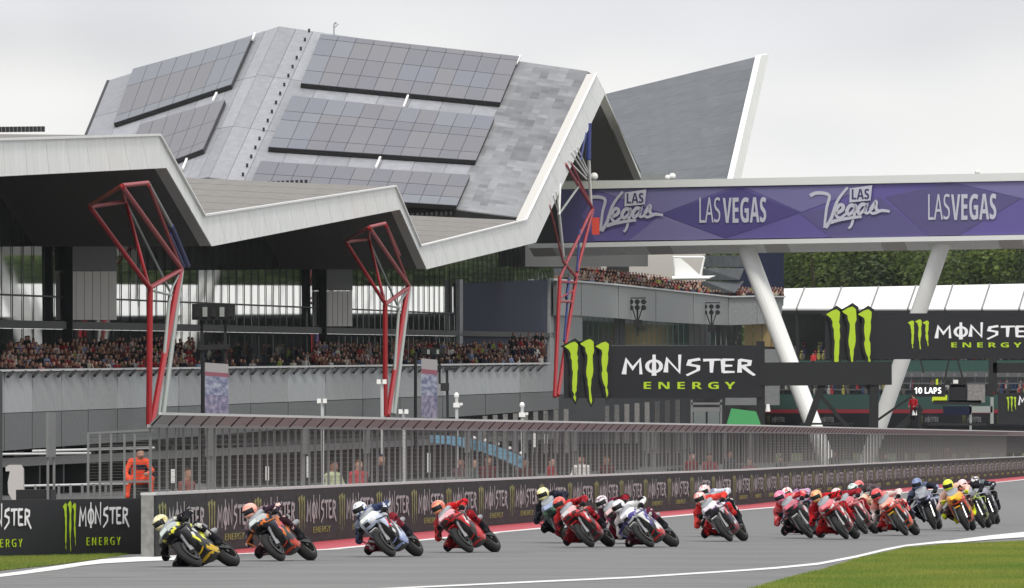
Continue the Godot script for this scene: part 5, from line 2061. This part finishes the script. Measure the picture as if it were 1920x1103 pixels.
func wheel_meshes(r: float, w: float) -> Array:
	var st := new_st(false)
	var prof := []
	for k in 9:
		var g := PI * k / 8.0
		prof.append(Vector2(cos(g) * w * 0.5, r - 0.095 + sin(g) * 0.095))
	prof.append(Vector2(-w * 0.5 + 0.01, r - 0.11))
	prof.append(Vector2(w * 0.5 - 0.01, r - 0.11))
	var seg := 28
	for j in seg:
		var g0 := TAU * j / seg
		var g1 := TAU * (j + 1) / seg
		var cc := Vector3(0, cos((g0 + g1) / 2), sin((g0 + g1) / 2)) * (r - 0.07)
		for k in prof.size():
			var a: Vector2 = prof[k]
			var b: Vector2 = prof[(k + 1) % prof.size()]
			face(st, [Vector3(a.x, cos(g0) * a.y, sin(g0) * a.y), Vector3(b.x, cos(g0) * b.y, sin(g0) * b.y), Vector3(b.x, cos(g1) * b.y, sin(g1) * b.y), Vector3(a.x, cos(g1) * a.y, sin(g1) * a.y)], cc)
	var rim := new_st()
	for j in seg:
		var g0 := TAU * j / seg
		var g1 := TAU * (j + 1) / seg
		var a := Vector3(0, cos(g0), sin(g0))
		var b := Vector3(0, cos(g1), sin(g1))
		slab(rim, [a * (r - 0.11), b * (r - 0.11), b * (r - 0.13), a * (r - 0.13)], Vector3(0.09, 0, 0))
	for j in 5:
		var g := TAU * j / 5.0
		beam(rim, Vector3.ZERO, Vector3(0, cos(g), sin(g)) * (r - 0.115), 0.035, 0.05, Vector3.RIGHT)
	tube(rim, Vector3(-0.08, 0, 0), Vector3(0.08, 0, 0), 0.045)
	var disc := new_st()
	for s in [-1, 1]:
		for j in 20:
			var g0 := TAU * j / 20
			var g1 := TAU * (j + 1) / 20
			var a := Vector3(0, cos(g0), sin(g0))
			var b := Vector3(0, cos(g1), sin(g1))
			var o := Vector3(s * 0.075, 0, 0)
			slab(disc, [a * 0.165 + o, b * 0.165 + o, b * 0.1 + o, a * 0.1 + o], Vector3(0.005 * s, 0, 0))
	return [finish(st), finish(rim), finish(disc)]


var shared := {}


func make_bike(label: String, c: Dictionary, k: int) -> Node3D:
	var t := thing("racing_motorcycle", label, "motorcycle", Vector3.ZERO, "motorcycles racing past the pit wall")
	if shared.is_empty():
		shared.fw = wheel_meshes(0.305, 0.125)
		shared.rw = wheel_meshes(0.32, 0.19)
		var f := new_st()
		for s in [-1, 1]:
			tube(f, Vector3(s * 0.1, 0.3, 0.715), Vector3(s * 0.1, 0.62, 0.6), 0.028, 0.028, 10)
			tube(f, Vector3(s * 0.1, 0.6, 0.607), Vector3(s * 0.1, 0.92, 0.49), 0.034, 0.034, 10)
			box(f, Vector3(s * 0.105, 0.36, 0.66), Vector3(0.05, 0.1, 0.06))
		shared.fork = finish(f)
		var sw := new_st()
		for s in [-1, 1]:
			beam(sw, Vector3(s * 0.13, 0.32, -0.72), Vector3(s * 0.1, 0.42, -0.18), 0.035, 0.08)
			beam(sw, Vector3(s * 0.13, 0.36, -0.6), Vector3(s * 0.1, 0.5, -0.25), 0.03, 0.04)
		shared.swing = finish(sw)
		var ex := new_st()
		tube(ex, Vector3(-0.12, 0.3, 0.1), Vector3(-0.16, 0.34, -0.4), 0.04, 0.05, 10)
		tube(ex, Vector3(-0.16, 0.34, -0.4), Vector3(-0.18, 0.5, -0.72), 0.055, 0.065, 12)
		tube(ex, Vector3(0.07, 0.74, -0.6), Vector3(0.08, 0.82, -0.98), 0.045, 0.05, 10)
		shared.exhaust = finish(ex)
		var hb := new_st()
		tube(hb, Vector3(0.1, 0.9, 0.47), Vector3(0.32, 0.86, 0.36), 0.018)
		shared.bar = finish(hb)
		hb = new_st()
		tube(hb, Vector3(0.24, 0.875, 0.4), Vector3(0.34, 0.9, 0.52), 0.008)
		shared.lever = finish(hb)
		hb = new_st()
		tube(hb, Vector3(0.14, 0.36, -0.26), Vector3(0.25, 0.36, -0.27), 0.015)
		shared.peg = finish(hb)
		var en := new_st()
		box(en, Vector3(0, 0.42, 0.02), Vector3(0.3, 0.36, 0.46))
		box(en, Vector3(0, 0.5, 0.32), Vector3(0.34, 0.3, 0.07))
		shared.engine = finish(en)
		var hug := new_st()
		for j in 8:
			var g0 := deg_to_rad(-75 + j * 12)
			var g1 := deg_to_rad(-75 + (j + 1) * 12)
			var a := Vector3(0, cos(g0), sin(g0)) * 0.335
			var b := Vector3(0, cos(g1), sin(g1)) * 0.335
			slab(hug, [a + Vector3(-0.06, 0, 0), a + Vector3(0.06, 0, 0), b + Vector3(0.06, 0, 0), b + Vector3(-0.06, 0, 0)], Vector3(0, cos(g0), sin(g0)) * 0.012)
		shared.hug = finish(hug)
	var r := RandomNumberGenerator.new()
	r.seed = 70 + k
	var patch := FastNoiseLite.new()
	patch.seed = 40 + k
	patch.frequency = 3.4
	var c1: Color = c.main.srgb_to_linear()
	var c2: Color = c.low.srgb_to_linear()
	var c3: Color = c.trim.srgb_to_linear()
	var c4: Color = c.get("mark", srgb(220, 220, 218)).srgb_to_linear()
	var c5: Color = c.plate.srgb_to_linear()
	var paint := func(p: Vector3) -> Color:
		var q := p.y + 0.45 * p.z
		if absf(p.x) < 0.17 and p.y < 0.7 and p.z > 0.26 or p.y < 0.21:
			return Color(0.012, 0.012, 0.014)
		if p.y < 0.66 and p.z > 0.12 and p.y > 0.3 + 0.2 * p.z and absf(p.z - 0.24) < 0.07:
			return Color(0.02, 0.02, 0.022)
		if p.y < 0.34 + 0.1 * p.z:
			return c2
		if absf(q - 0.62) < 0.045 or absf(q - 1.12) < 0.02:
			return c3
		if absf(p.x) > 0.1 and absf(q - 0.78) < 0.075 and fposmod(p.z * 9.0 + p.y * 3.0, 1.0) < 0.66:
			return c4
		if p.z > 0.5 and p.y > 0.84:
			return c1.lerp(c5, 0.55)
		var pn := patch.get_noise_3d(p.x * 0.3, p.y, p.z)
		if pn > 0.36:
			return c3
		if pn < -0.3:
			return Color(0.012, 0.012, 0.014)
		return c1
	# fairing: nose and flanks
	var st := new_st(false)
	loft(st, dense([[0.84, .8, .86, .035], [0.79, .76, .91, .115], [0.68, .7, .97, .175], [0.52, .63, 1.02, .21], [0.4, .48, 1.02, .225], [0.28, .32, .98, .232], [0.1, .2, .9, .232], [-0.08, .17, .78, .21], [-0.24, .19, .6, .17], [-0.36, .26, .44, .11]]), 26, paint)
	var fa := obj("fairing", st, M.paint, t)
	# intake, number plate on the nose
	st = new_st()
	slab(st, [Vector3(-.06, .73, .83), Vector3(.06, .73, .83), Vector3(.05, .8, .85), Vector3(-.05, .8, .85)], Vector3(0, 0, 0.03))
	obj("air_intake", st, M.black, fa)
	st = new_st()
	slab(st, [Vector3(-.075, .83, .845), Vector3(.075, .83, .845), Vector3(.07, .91, .8), Vector3(-.07, .91, .8)], Vector3(0, 0.01, 0.015))
	obj("number_plate", st, mat(c.plate, 0.5), fa)
	st = new_st(false)
	loft(st, dense([[0.76, .88, .93, .05], [0.66, .91, 1.0, .12], [0.52, .95, 1.07, .15], [0.38, .97, 1.11, .15], [0.3, .98, 1.1, .13]]), 16, null)
	obj("windscreen", st, M.screen, t)
	for s in [-1, 1]:
		st = new_st()
		slab(st, [Vector3(s * .17, .74, .78), Vector3(s * .36, .7, .7), Vector3(s * .36, .7, .6), Vector3(s * .2, .74, .6)], Vector3(0, 0.015, 0))
		slab(st, [Vector3(s * .36, .7, .7), Vector3(s * .36, .7, .58), Vector3(s * .3, .56, .56), Vector3(s * .3, .56, .64)], Vector3(s * 0.012, 0, 0))
		obj("winglet", st, mat(c.trim, 0.35) if k % 2 else M.carbon, t)
	# tank, seat unit
	st = new_st(false)
	loft(st, dense([[0.26, .84, .98, .12], [0.12, .8, 1.03, .17], [-0.05, .76, 1.02, .17], [-0.2, .72, .93, .14], [-0.3, .7, .82, .1]]), 18, func(p: Vector3) -> Color: return c1 if p.y > .9 else c3)
	obj("fuel_tank", st, M.paint, t)
	st = new_st(false)
	loft(st, dense([[-0.24, .7, .8, .13], [-0.42, .74, .84, .15], [-0.6, .8, .96, .14], [-0.78, .88, 1.02, .1], [-0.95, .94, 1.02, .05]]), 14, func(p: Vector3) -> Color: return c1 if p.z < -0.5 else Color(0.02, 0.02, 0.02))
	obj("tail_unit", st, M.paint, t)
	part("engine", shared.engine, M.carbon, t)
	part("fork", shared.fork, M.metal, t)
	part("swingarm", shared.swing, M.carbon, t)
	part("exhaust", shared.exhaust, M.metal, t)
	for s in [-1.0, 1.0]:
		var flip := Transform3D(Basis().scaled(Vector3(s, 1, 1)), Vector3.ZERO)
		part("handlebar", shared.bar, M.black, t, flip)
		part("lever", shared.lever, M.black, t, flip)
		part("foot_peg", shared.peg, M.metal, t, flip)
	part("front_mudguard", shared.hug, mat(c.guard, 0.35), t, Transform3D(Basis(), Vector3(0, 0.305, 0.715)))
	part("rear_hugger", shared.hug, M.carbon, t, Transform3D(Basis(Vector3.RIGHT, 0.9), Vector3(0, 0.32, -0.715)))
	var fw := part("front_wheel", shared.fw[0], M.tyre, t, Transform3D(Basis(), Vector3(0, 0.305, 0.715)))
	part("rim", shared.fw[1], M.rim, fw)
	part("brake_disc", shared.fw[2], M.carbon, fw)
	var rw := part("rear_wheel", shared.rw[0], M.tyre, t, Transform3D(Basis(), Vector3(0, 0.32, -0.715)))
	part("rim", shared.rw[1], M.rim, rw)
	return t


func dense(secs: Array) -> Array:   # twice as many sections
	var out := []
	for k in secs.size() - 1:
		out.append(secs[k])
		var m := []
		for j in 4:
			m.append((secs[k][j] + secs[k + 1][j]) * 0.5)
		m[3] *= 1.02
		out.append(m)
	out.append(secs[-1])
	return out


# zones: 0 torso, 1 arms, 2 thighs, 3 shins, 4 boots, 5 gloves, 6 hump and shoulders
func rider_pose(hang: float) -> Dictionary:
	var h := Vector3(-0.17, 0, 0) * hang
	var hip := Vector3(0, 0.84, -0.4) + h
	var mid := Vector3(0, 1.0, -0.18) + h
	var chest := Vector3(0, 1.09, 0.06) + h * 0.95
	var neck := Vector3(0, 1.14, 0.17) + h * 0.75
	var head := Vector3(0, 1.2, 0.27) + h * 0.55
	var B := []
	B.append([hip, mid, 0.15, 0.14, 0])
	B.append([mid, chest, 0.145, 0.15, 0])
	B.append([mid + Vector3(0, 0.12, 0.08), chest + Vector3(0, 0.13, 0.0), 0.06, 0.07, 6])
	B.append([chest, neck, 0.1, 0.07, 6])
	B.append([neck, head, 0.075, 0.09, 6])
	var shl := chest + Vector3(0.2, 0.02, 0.02)
	var shr := chest + Vector3(-0.2, -0.06, 0.03)
	B.append([shl, shr, 0.085, 0.085, 6])
	var hl := Vector3(0.3, 0.88, 0.36)
	var hr := Vector3(-0.3, 0.88, 0.36)
	var ell := Vector3(0.36, 0.98, 0.16)
	var elr := Vector3(-0.44, 0.8, 0.14) + h * 0.5
	B.append([shl, ell, 0.075, 0.058, 1])
	B.append([ell, hl.lerp(ell, 0.15), 0.06, 0.042, 1])
	B.append([hl.lerp(ell, 0.12), hl, 0.042, 0.046, 5])
	B.append([shr, elr, 0.075, 0.058, 1])
	B.append([elr, hr.lerp(elr, 0.15), 0.06, 0.042, 1])
	B.append([hr.lerp(elr, 0.12), hr, 0.042, 0.046, 5])
	var kl := Vector3(0.27, 0.74, 0.08)
	var kr := Vector3(-0.32 - 0.16 * hang, 0.62 - 0.04 * hang, 0.06)
	var al := Vector3(0.2, 0.4, -0.34)
	var ar := Vector3(-0.22, 0.38, -0.34)
	B.append([hip + Vector3(0.09, -0.03, 0.03), kl, 0.115, 0.075, 2])
	B.append([kl, al, 0.075, 0.05, 3])
	B.append([kl.lerp(al, 0.55), al, 0.068, 0.058, 4])
	B.append([al, al + Vector3(0.02, -0.06, 0.17), 0.05, 0.042, 4])
	B.append([hip + Vector3(-0.1, -0.04, 0.03), kr, 0.115, 0.078, 2])
	B.append([kr, ar, 0.075, 0.05, 3])
	B.append([kr.lerp(ar, 0.55), ar, 0.068, 0.058, 4])
	B.append([ar, ar + Vector3(-0.03, -0.06, 0.17), 0.05, 0.042, 4])
	B.append([kr + Vector3(-0.05, -0.02, 0.03), kr + Vector3(-0.06, -0.06, 0.0), 0.055, 0.05, 4])
	return {"body": body(B, 0.017, 0.02), "head": head, "hl": hl, "hr": hr}


func helmet_meshes(c0: Color, c1: Color, sd: int) -> Array:
	var n := FastNoiseLite.new()
	n.seed = sd
	n.frequency = 4.5
	var st := new_st(false)
	var a := c0.srgb_to_linear()
	var b := c1.srgb_to_linear()
	var seg := 20
	var rings := 14
	var at_ := func(t: float, g: float) -> Vector3:
		var p := Vector3(sin(t) * sin(g) * 0.128, cos(t) * 0.138, sin(t) * cos(g) * 0.155)
		if p.z > 0.04 and p.y < 0.0:   # chin bar
			p.z += 0.028 * minf(1.0, -p.y * 14.0)
		if p.z < -0.05 and p.y > -0.05:   # rear spoiler
			p.z -= 0.025
		return p
	for j in rings:
		for k in seg:
			var t0 := PI * j / rings
			var t1 := PI * (j + 1) / rings
			var g0 := TAU * k / seg
			var g1 := TAU * (k + 1) / seg
			var q := [at_.call(t0, g0), at_.call(t0, g1), at_.call(t1, g1), at_.call(t1, g0)]
			if j == 0:
				q.remove_at(1)
			elif j == rings - 1:
				q.remove_at(2)
			var m: Vector3 = (q[0] + q[1] + q[2]) / 3.0
			st.set_color(b if n.get_noise_3d(m.x * 2.0, m.y * 2.0, m.z * 2.0) > 0.13 or m.y < -0.1 else a)
			face(st, q, Vector3.ZERO)
	var vz := new_st(false)
	for j in 5:
		for k in 12:
			var t0 := lerpf(1.22, 2.0, j / 5.0)
			var t1 := lerpf(1.22, 2.0, (j + 1) / 5.0)
			var g0 := lerpf(-1.2, 1.2, k / 12.0)
			var g1 := lerpf(-1.2, 1.2, (k + 1) / 12.0)
			var q := []
			for e in [[t0, g0], [t0, g1], [t1, g1], [t1, g0]]:
				q.append(Vector3(sin(e[0]) * sin(e[1]) * 0.134, cos(e[0]) * 0.144, sin(e[0]) * cos(e[1]) * 0.172))
			face(vz, q, Vector3.ZERO)
	return [finish(st), finish(vz)]


func glove_mesh() -> ArrayMesh:   # a fist round the grip: palm, four unequal bent fingers, thumb from the side
	var st := new_st(false)
	ball(st, Vector3(0, 0.012, -0.03), Vector3(0.047, 0.03, 0.05), 10, 6)
	for k in 4:
		var x := -0.036 + k * 0.024
		var l: float = [0.85, 1.0, 0.95, 0.75][k]
		tube(st, Vector3(x, 0.028, 0.0), Vector3(x, 0.02, 0.045 * l), 0.012, 0.0115, 6)
		tube(st, Vector3(x, 0.02, 0.045 * l), Vector3(x, -0.02, 0.048 * l), 0.0115, 0.0105, 6)
		tube(st, Vector3(x, -0.02, 0.048 * l), Vector3(x, -0.034, 0.02 * l), 0.0105, 0.0095, 6)
	tube(st, Vector3(0.04, 0.0, -0.03), Vector3(0.052, -0.024, 0.0), 0.014, 0.012, 6)
	tube(st, Vector3(0.052, -0.024, 0.0), Vector3(0.036, -0.04, 0.022), 0.012, 0.01, 6)
	return finish(st)


func race() -> void:
	var poses := [rider_pose(1.0), rider_pose(0.45)]
	var glove := glove_mesh()
	var R := srgb(190, 30, 38)
	var DR := srgb(140, 26, 34)
	var W := srgb(222, 222, 220)
	var K := srgb(26, 26, 30)
	var O := srgb(226, 92, 36)
	var Y := srgb(232, 210, 30)
	var BL := srgb(40, 56, 110)
	var LB := srgb(194, 204, 224)
	var PK := srgb(226, 110, 130)
	# front wheel x, y; helmet x, y; yaw; pose; colours main low trim mark plate guard; suit torso arms legs boots; helmet two colours; labels
	var list := [
		[374, 1064, 309, 981, 25, 0, [K, srgb(206, 168, 20), srgb(224, 222, 60), W, srgb(206, 216, 212), K], [K, K, K, K, srgb(204, 204, 190)], [srgb(226, 218, 176), srgb(188, 172, 96)], "leading black and yellow racing motorcycle leaning hard", "rider in black suit and cream helmet on the leading yellow motorcycle"],
		[530, 1053, 482, 967, 22, 0, [srgb(30, 30, 44), srgb(196, 62, 34), srgb(206, 112, 40), PK, srgb(206, 214, 212), K], [srgb(44, 38, 60), srgb(60, 44, 60), srgb(56, 36, 46), K, srgb(220, 190, 180)], [srgb(238, 170, 150), srgb(232, 140, 120)], "second motorcycle, dark with orange belly", "rider in dark purple suit and salmon helmet on the second motorcycle"],
		[738, 1045, 678, 950, 20, 0, [LB, srgb(150, 164, 206), W, srgb(214, 60, 70), srgb(224, 228, 224), W], [srgb(40, 48, 74), srgb(56, 66, 96), srgb(130, 40, 50), K, srgb(220, 222, 226)], [W, srgb(60, 76, 150)], "pale blue and white motorcycle in third place", "rider in navy suit and white and blue helmet on the pale blue motorcycle"],
		[884, 1037, 822, 943, 21, 0, [R, R, srgb(60, 18, 22), W, srgb(226, 190, 196), R], [DR, R, DR, K, srgb(206, 100, 90)], [srgb(232, 150, 110), srgb(196, 90, 86)], "red motorcycle following the pale blue one", "rider in red suit and peach helmet on the fourth, red motorcycle"],
		[1112, 1027, 1050, 936, 17, 0, [R, DR, srgb(60, 16, 20), W, srgb(214, 206, 208), R], [R, DR, DR, K, srgb(206, 70, 70)], [srgb(224, 96, 80), srgb(196, 44, 44)], "red motorcycle at the front of the middle group", "rider in red suit and coral helmet leading the middle group"],
		[1224, 1027, 1161, 942, 21, 0, [W, R, srgb(74, 68, 140), srgb(80, 76, 150), srgb(226, 226, 228), W], [W, W, srgb(96, 40, 60), K, W], [srgb(232, 232, 232), srgb(140, 140, 160)], "white motorcycle with purple and red panels in the middle group", "rider in white suit and white helmet on the white motorcycle"],
		[1066, 1019, 1020, 917, 12, 1, [srgb(70, 110, 100), K, srgb(124, 196, 142), srgb(150, 160, 206), srgb(160, 172, 206), K], [K, srgb(40, 44, 60), K, K, K], [srgb(240, 232, 176), srgb(226, 214, 140)], "green and black motorcycle behind the red one in the middle group", "rider in black suit and pale yellow helmet on the green motorcycle"],
		[1193, 1020, 1130, 934, 15, 0, [srgb(60, 30, 40), DR, srgb(190, 80, 130), W, srgb(224, 190, 190), DR], [srgb(70, 30, 46), DR, DR, K, srgb(90, 40, 70)], [srgb(226, 214, 218), srgb(110, 90, 104)], "maroon motorcycle half hidden behind the white one", "rider in maroon suit and white and grey helmet behind the white motorcycle"],
		[1372, 1016, 1309, 919, 14, 0, [srgb(206, 200, 208), DR, srgb(70, 40, 90), R, srgb(224, 216, 224), W], [R, srgb(214, 62, 54), R, K, srgb(226, 90, 80)], [srgb(236, 130, 120), srgb(214, 214, 206)], "white and red motorcycle running alone before the big group", "rider in orange red suit and pink helmet on the lone white and red motorcycle"],
		[1366, 1007, 1322, 909, 15, 0, [K, K, srgb(56, 66, 110), W, srgb(60, 60, 76), K], [BL, srgb(200, 204, 214), K, K, W], [W, srgb(226, 150, 150)], "dark motorcycle hidden behind the lone white and red one", "rider in blue and white suit hidden behind the lone motorcycle"],
		[1523, 1010, 1463, 922, 12, 0, [srgb(40, 30, 38), K, srgb(206, 70, 104), W, srgb(220, 110, 130), W], [R, srgb(206, 60, 66), K, K, srgb(220, 150, 150)], [srgb(238, 110, 150), srgb(230, 150, 170)], "black and pink motorcycle at the left of the big group", "rider in red suit and hot pink helmet at the left of the big group"],
		[1530, 1003, 1468, 903, 13, 1, [srgb(80, 50, 90), K, srgb(150, 110, 150), W, srgb(150, 120, 150), K], [srgb(130, 96, 136), srgb(190, 160, 186), srgb(90, 60, 96), K, srgb(180, 150, 176)], [W, srgb(206, 80, 76)], "purple motorcycle behind the black and pink one", "rider in lilac suit and red and white helmet behind the pink helmeted one"],
		[1590, 1012, 1534, 924, 11, 0, [R, DR, W, W, srgb(226, 130, 140), srgb(46, 36, 38)], [DR, R, R, DR, R], [srgb(240, 176, 116), srgb(206, 100, 66)], "bright red motorcycle at the front of the big group", "rider in red suit and orange and white helmet on the bright red motorcycle"],
		[1626, 1002, 1563, 908, 12, 0, [DR, DR, srgb(224, 140, 140), W, srgb(220, 120, 130), R], [DR, srgb(150, 40, 52), DR, K, DR], [srgb(226, 196, 196), srgb(120, 160, 150)], "dark red motorcycle just behind the bright red one", "rider in dark red suit and pale helmet behind the bright red motorcycle"],
		[1648, 998, 1604, 912, 10, 1, [srgb(196, 150, 110), K, srgb(206, 80, 60), W, srgb(220, 200, 180), K], [K, srgb(60, 50, 54), K, K, srgb(90, 90, 90)], [srgb(206, 222, 214), srgb(70, 74, 74)], "black and beige motorcycle in the middle of the big group", "rider in black suit and pale grey helmet below the coral helmet"],
		[1652, 994, 1608, 892, 10, 1, [K, K, DR, W, srgb(120, 110, 110), K], [srgb(50, 40, 44), srgb(90, 80, 84), K, K, srgb(110, 90, 90)], [srgb(232, 120, 110), srgb(206, 90, 86)], "black motorcycle hidden at the back of the big group", "rider in dark suit and coral helmet at the back of the big group"],
		[1702, 1005, 1646, 919, 12, 0, [srgb(224, 62, 46), O, W, srgb(40, 90, 80), srgb(226, 180, 160), srgb(230, 190, 70)], [srgb(206, 90, 76), srgb(214, 200, 196), R, K, srgb(216, 196, 190)], [srgb(234, 66, 70), srgb(222, 90, 86)], "orange and white motorcycle in front of the blue one", "rider in red and white suit and bright red helmet on the orange motorcycle"],
		[1754, 994, 1724, 900, 7, 1, [srgb(36, 42, 70), K, srgb(196, 200, 226), W, srgb(150, 152, 160), K], [srgb(34, 40, 64), srgb(30, 34, 54), K, K, srgb(150, 160, 180)], [srgb(120, 136, 176), srgb(60, 70, 108)], "navy blue motorcycle left of the yellow helmeted rider", "rider in navy suit and slate blue helmet on the navy motorcycle"],
		[1816, 996, 1783, 904, 8, 1, [srgb(226, 80, 50), O, srgb(240, 190, 30), srgb(40, 110, 90), srgb(240, 200, 40), srgb(236, 176, 60)], [srgb(224, 176, 156), srgb(224, 184, 170), srgb(80, 60, 56), srgb(206, 218, 40), srgb(222, 190, 180)], [srgb(222, 234, 30), srgb(206, 224, 40)], "orange and red motorcycle with a yellow number plate", "rider in peach suit and bright yellow helmet on the orange motorcycle"],
		[1846, 991, 1806, 896, 8, 1, [K, srgb(150, 160, 80), srgb(170, 190, 90), W, srgb(120, 120, 126), K], [K, K, K, K, K], [srgb(226, 196, 196), srgb(206, 170, 170)], "dark motorcycle behind the yellow helmeted rider", "rider in black suit and pale pink helmet behind the yellow helmeted one"],
		[1864, 984, 1832, 894, 7, 1, [srgb(56, 50, 66), K, srgb(150, 144, 156), W, srgb(170, 170, 180), K], [srgb(34, 40, 42), srgb(40, 40, 50), K, K, srgb(180, 190, 190)], [srgb(60, 36, 40), srgb(226, 226, 226)], "grey and black motorcycle at the tail of the pack", "rider in black suit and dark helmet with white bands last in the pack"],
	]
	for k in list.size():
		var e: Array = list[k]
		var p: Dictionary = poses[e[5]]
		var front := ground_at(e[0], e[1])
		var yaw := deg_to_rad(e[4])
		var s := F / -front.z
		# lean so that the helmet stands where it is seen
		var hd: Vector3 = p.head
		var dx: float = (e[2] - e[0]) / s - (0.715 - hd.z) * sin(yaw)
		var dy: float = (e[1] - e[3]) / s
		var lean := atan2(-dx / cos(yaw), dy) - atan2(-hd.x, hd.y)
		lean = clampf(lean + 0.06, 0.1, 1.02)
		var turn := Basis(Vector3.UP, -yaw)
		var basis := turn * Basis(Vector3.BACK, lean)
		var org := front - turn * Vector3(0, 0, 0.715)
		# the tyres have width: lift so that the lower tyre edge just touches
		org.y += 0.045 * sin(lean) - 0.02 * (1.0 - cos(lean)) - 0.02 * sin(lean)
		var xf := Transform3D(basis, org)
		var cc: Array = e[6]
		var bike := make_bike(e[9], {"main": cc[0], "low": cc[1], "trim": cc[2], "mark": cc[3], "plate": cc[4], "guard": cc[5]}, k)
		bike.transform = xf
		var su: Array = e[7]
		var nz := FastNoiseLite.new()
		nz.seed = 500 + k
		nz.frequency = 5.0
		var accent: Color = su[4]
		var suit := func(v: Vector3, z: int, col: Color) -> Color:
			var g := nz.get_noise_3dv(v)
			if z < 4 and g > 0.26:
				return accent
			if z != 6 and g < -0.27:
				return srgb(20, 20, 23)
			return col
		var mesh := dressed(p.body, [su[0], su[1], su[2], su[2], su[3], su[3], su[0].lerp(accent, 0.5)], suit)
		var rd := part("rider", mesh, M.vcol, null, xf)
		tag(rd, e[10], "person", "riders in the race")
		var hm := helmet_meshes(e[8][0], e[8][1], 900 + k)
		# the head stays more upright than the machine and looks into the bend
		var hb := Basis(Vector3.BACK, -lean * 0.45) * Basis(Vector3.UP, -0.2) * Basis(Vector3.RIGHT, 0.22)
		var h := part("helmet", hm[0], M.paint, rd, Transform3D(hb, hd + Vector3(0, 0.02, 0.03)))
		part("visor", hm[1], M.visor, h)
		part("glove", glove, mat(su[3], 0.7), rd, Transform3D(Basis(Vector3.UP, 0.25), p.hl + Vector3(0, 0.01, 0.02)))
		part("glove", glove, mat(su[3], 0.7), rd, Transform3D(Basis(Vector3.UP, -0.25).scaled(Vector3(-1, 1, 1)), p.hr + Vector3(0, 0.01, 0.02)))


# ---------------------------------------------------------------- grass blades
func grass() -> void:
	var r := RandomNumberGenerator.new()
	r.seed = 31
	var tufts := []
	for v in 3:
		var st := new_st()
		for k in 7:
			var g := r.randf() * TAU
			var b := Vector3(r.randf_range(-0.05, 0.05), 0, r.randf_range(-0.05, 0.05))
			var h := r.randf_range(0.025, 0.06)
			var side := Vector3(cos(g), 0, sin(g)) * 0.006
			var tip := b + Vector3(r.randf_range(-0.03, 0.03), h, r.randf_range(-0.03, 0.03))
			var c := r.randf_range(0.75, 1.25)
			st.set_color(Color(0.165 * c, 0.215 * c, 0.03 * c))
			face(st, [b - side, b + side, tip], b - Vector3(0, 0, 1))
		tufts.append(finish(st))
	var poly := PackedVector2Array()
	for e in [[1320, 1132], [1430, 1103], [1482, 1087], [1547, 1072], [1612, 1051], [1702, 1031], [1785, 1024], [1960, 1017], [1960, 1132]]:
		var p := ground_at(e[0], e[1])
		poly.append(Vector2(p.x, p.z))
	var left := PackedVector2Array()
	for e in [[-60, 1049], [90, 1045.5], [236, 1041.5], [180, 1050], [105, 1060], [-60, 1077]]:
		var p := ground_at(e[0], e[1])
		left.append(Vector2(p.x, p.z))
	var i := 0
	for job in [[poly, 60000, "dense short grass blades on the right hand verge"], [left, 7000, "dense short grass blades on the strip under the left barrier"]]:
		var pg: PackedVector2Array = job[0]
		var lo := pg[0]
		var hi := pg[0]
		for p in pg:
			lo = lo.min(p)
			hi = hi.max(p)
		var tr := []
		while tr.size() < job[1]:
			var q := Vector2(r.randf_range(lo.x, hi.x), r.randf_range(lo.y, hi.y))
			if Geometry2D.is_point_in_polygon(q, pg):
				var s := r.randf_range(0.7, 1.4)
				tr.append(Transform3D(Basis(Vector3.UP, r.randf() * TAU).scaled(Vector3(s, s, s)), Vector3(q.x, 0.01, q.y)))
		var mm := MultiMesh.new()
		mm.transform_format = MultiMesh.TRANSFORM_3D
		mm.use_colors = true
		mm.mesh = tufts[i % 3]
		mm.instance_count = tr.size()
		var patch := FastNoiseLite.new()
		patch.seed = 12
		patch.frequency = 0.09
		for k in tr.size():
			mm.set_instance_transform(k, tr[k])
			var v := patch.get_noise_2d(tr[k].origin.x * 3.0, tr[k].origin.z)
			mm.set_instance_color(k, Color(1.0 + v * 0.55, 1.0 + v * 0.2, 1.0 + v * 0.5))
		var o := MultiMeshInstance3D.new()
		o.multimesh = mm
		o.material_override = M.blade
		o.name = numbered("grass")
		add_child(o)
		o.set_meta("kind", "stuff")
		tag(o, job[2], "grass")
		i += 1
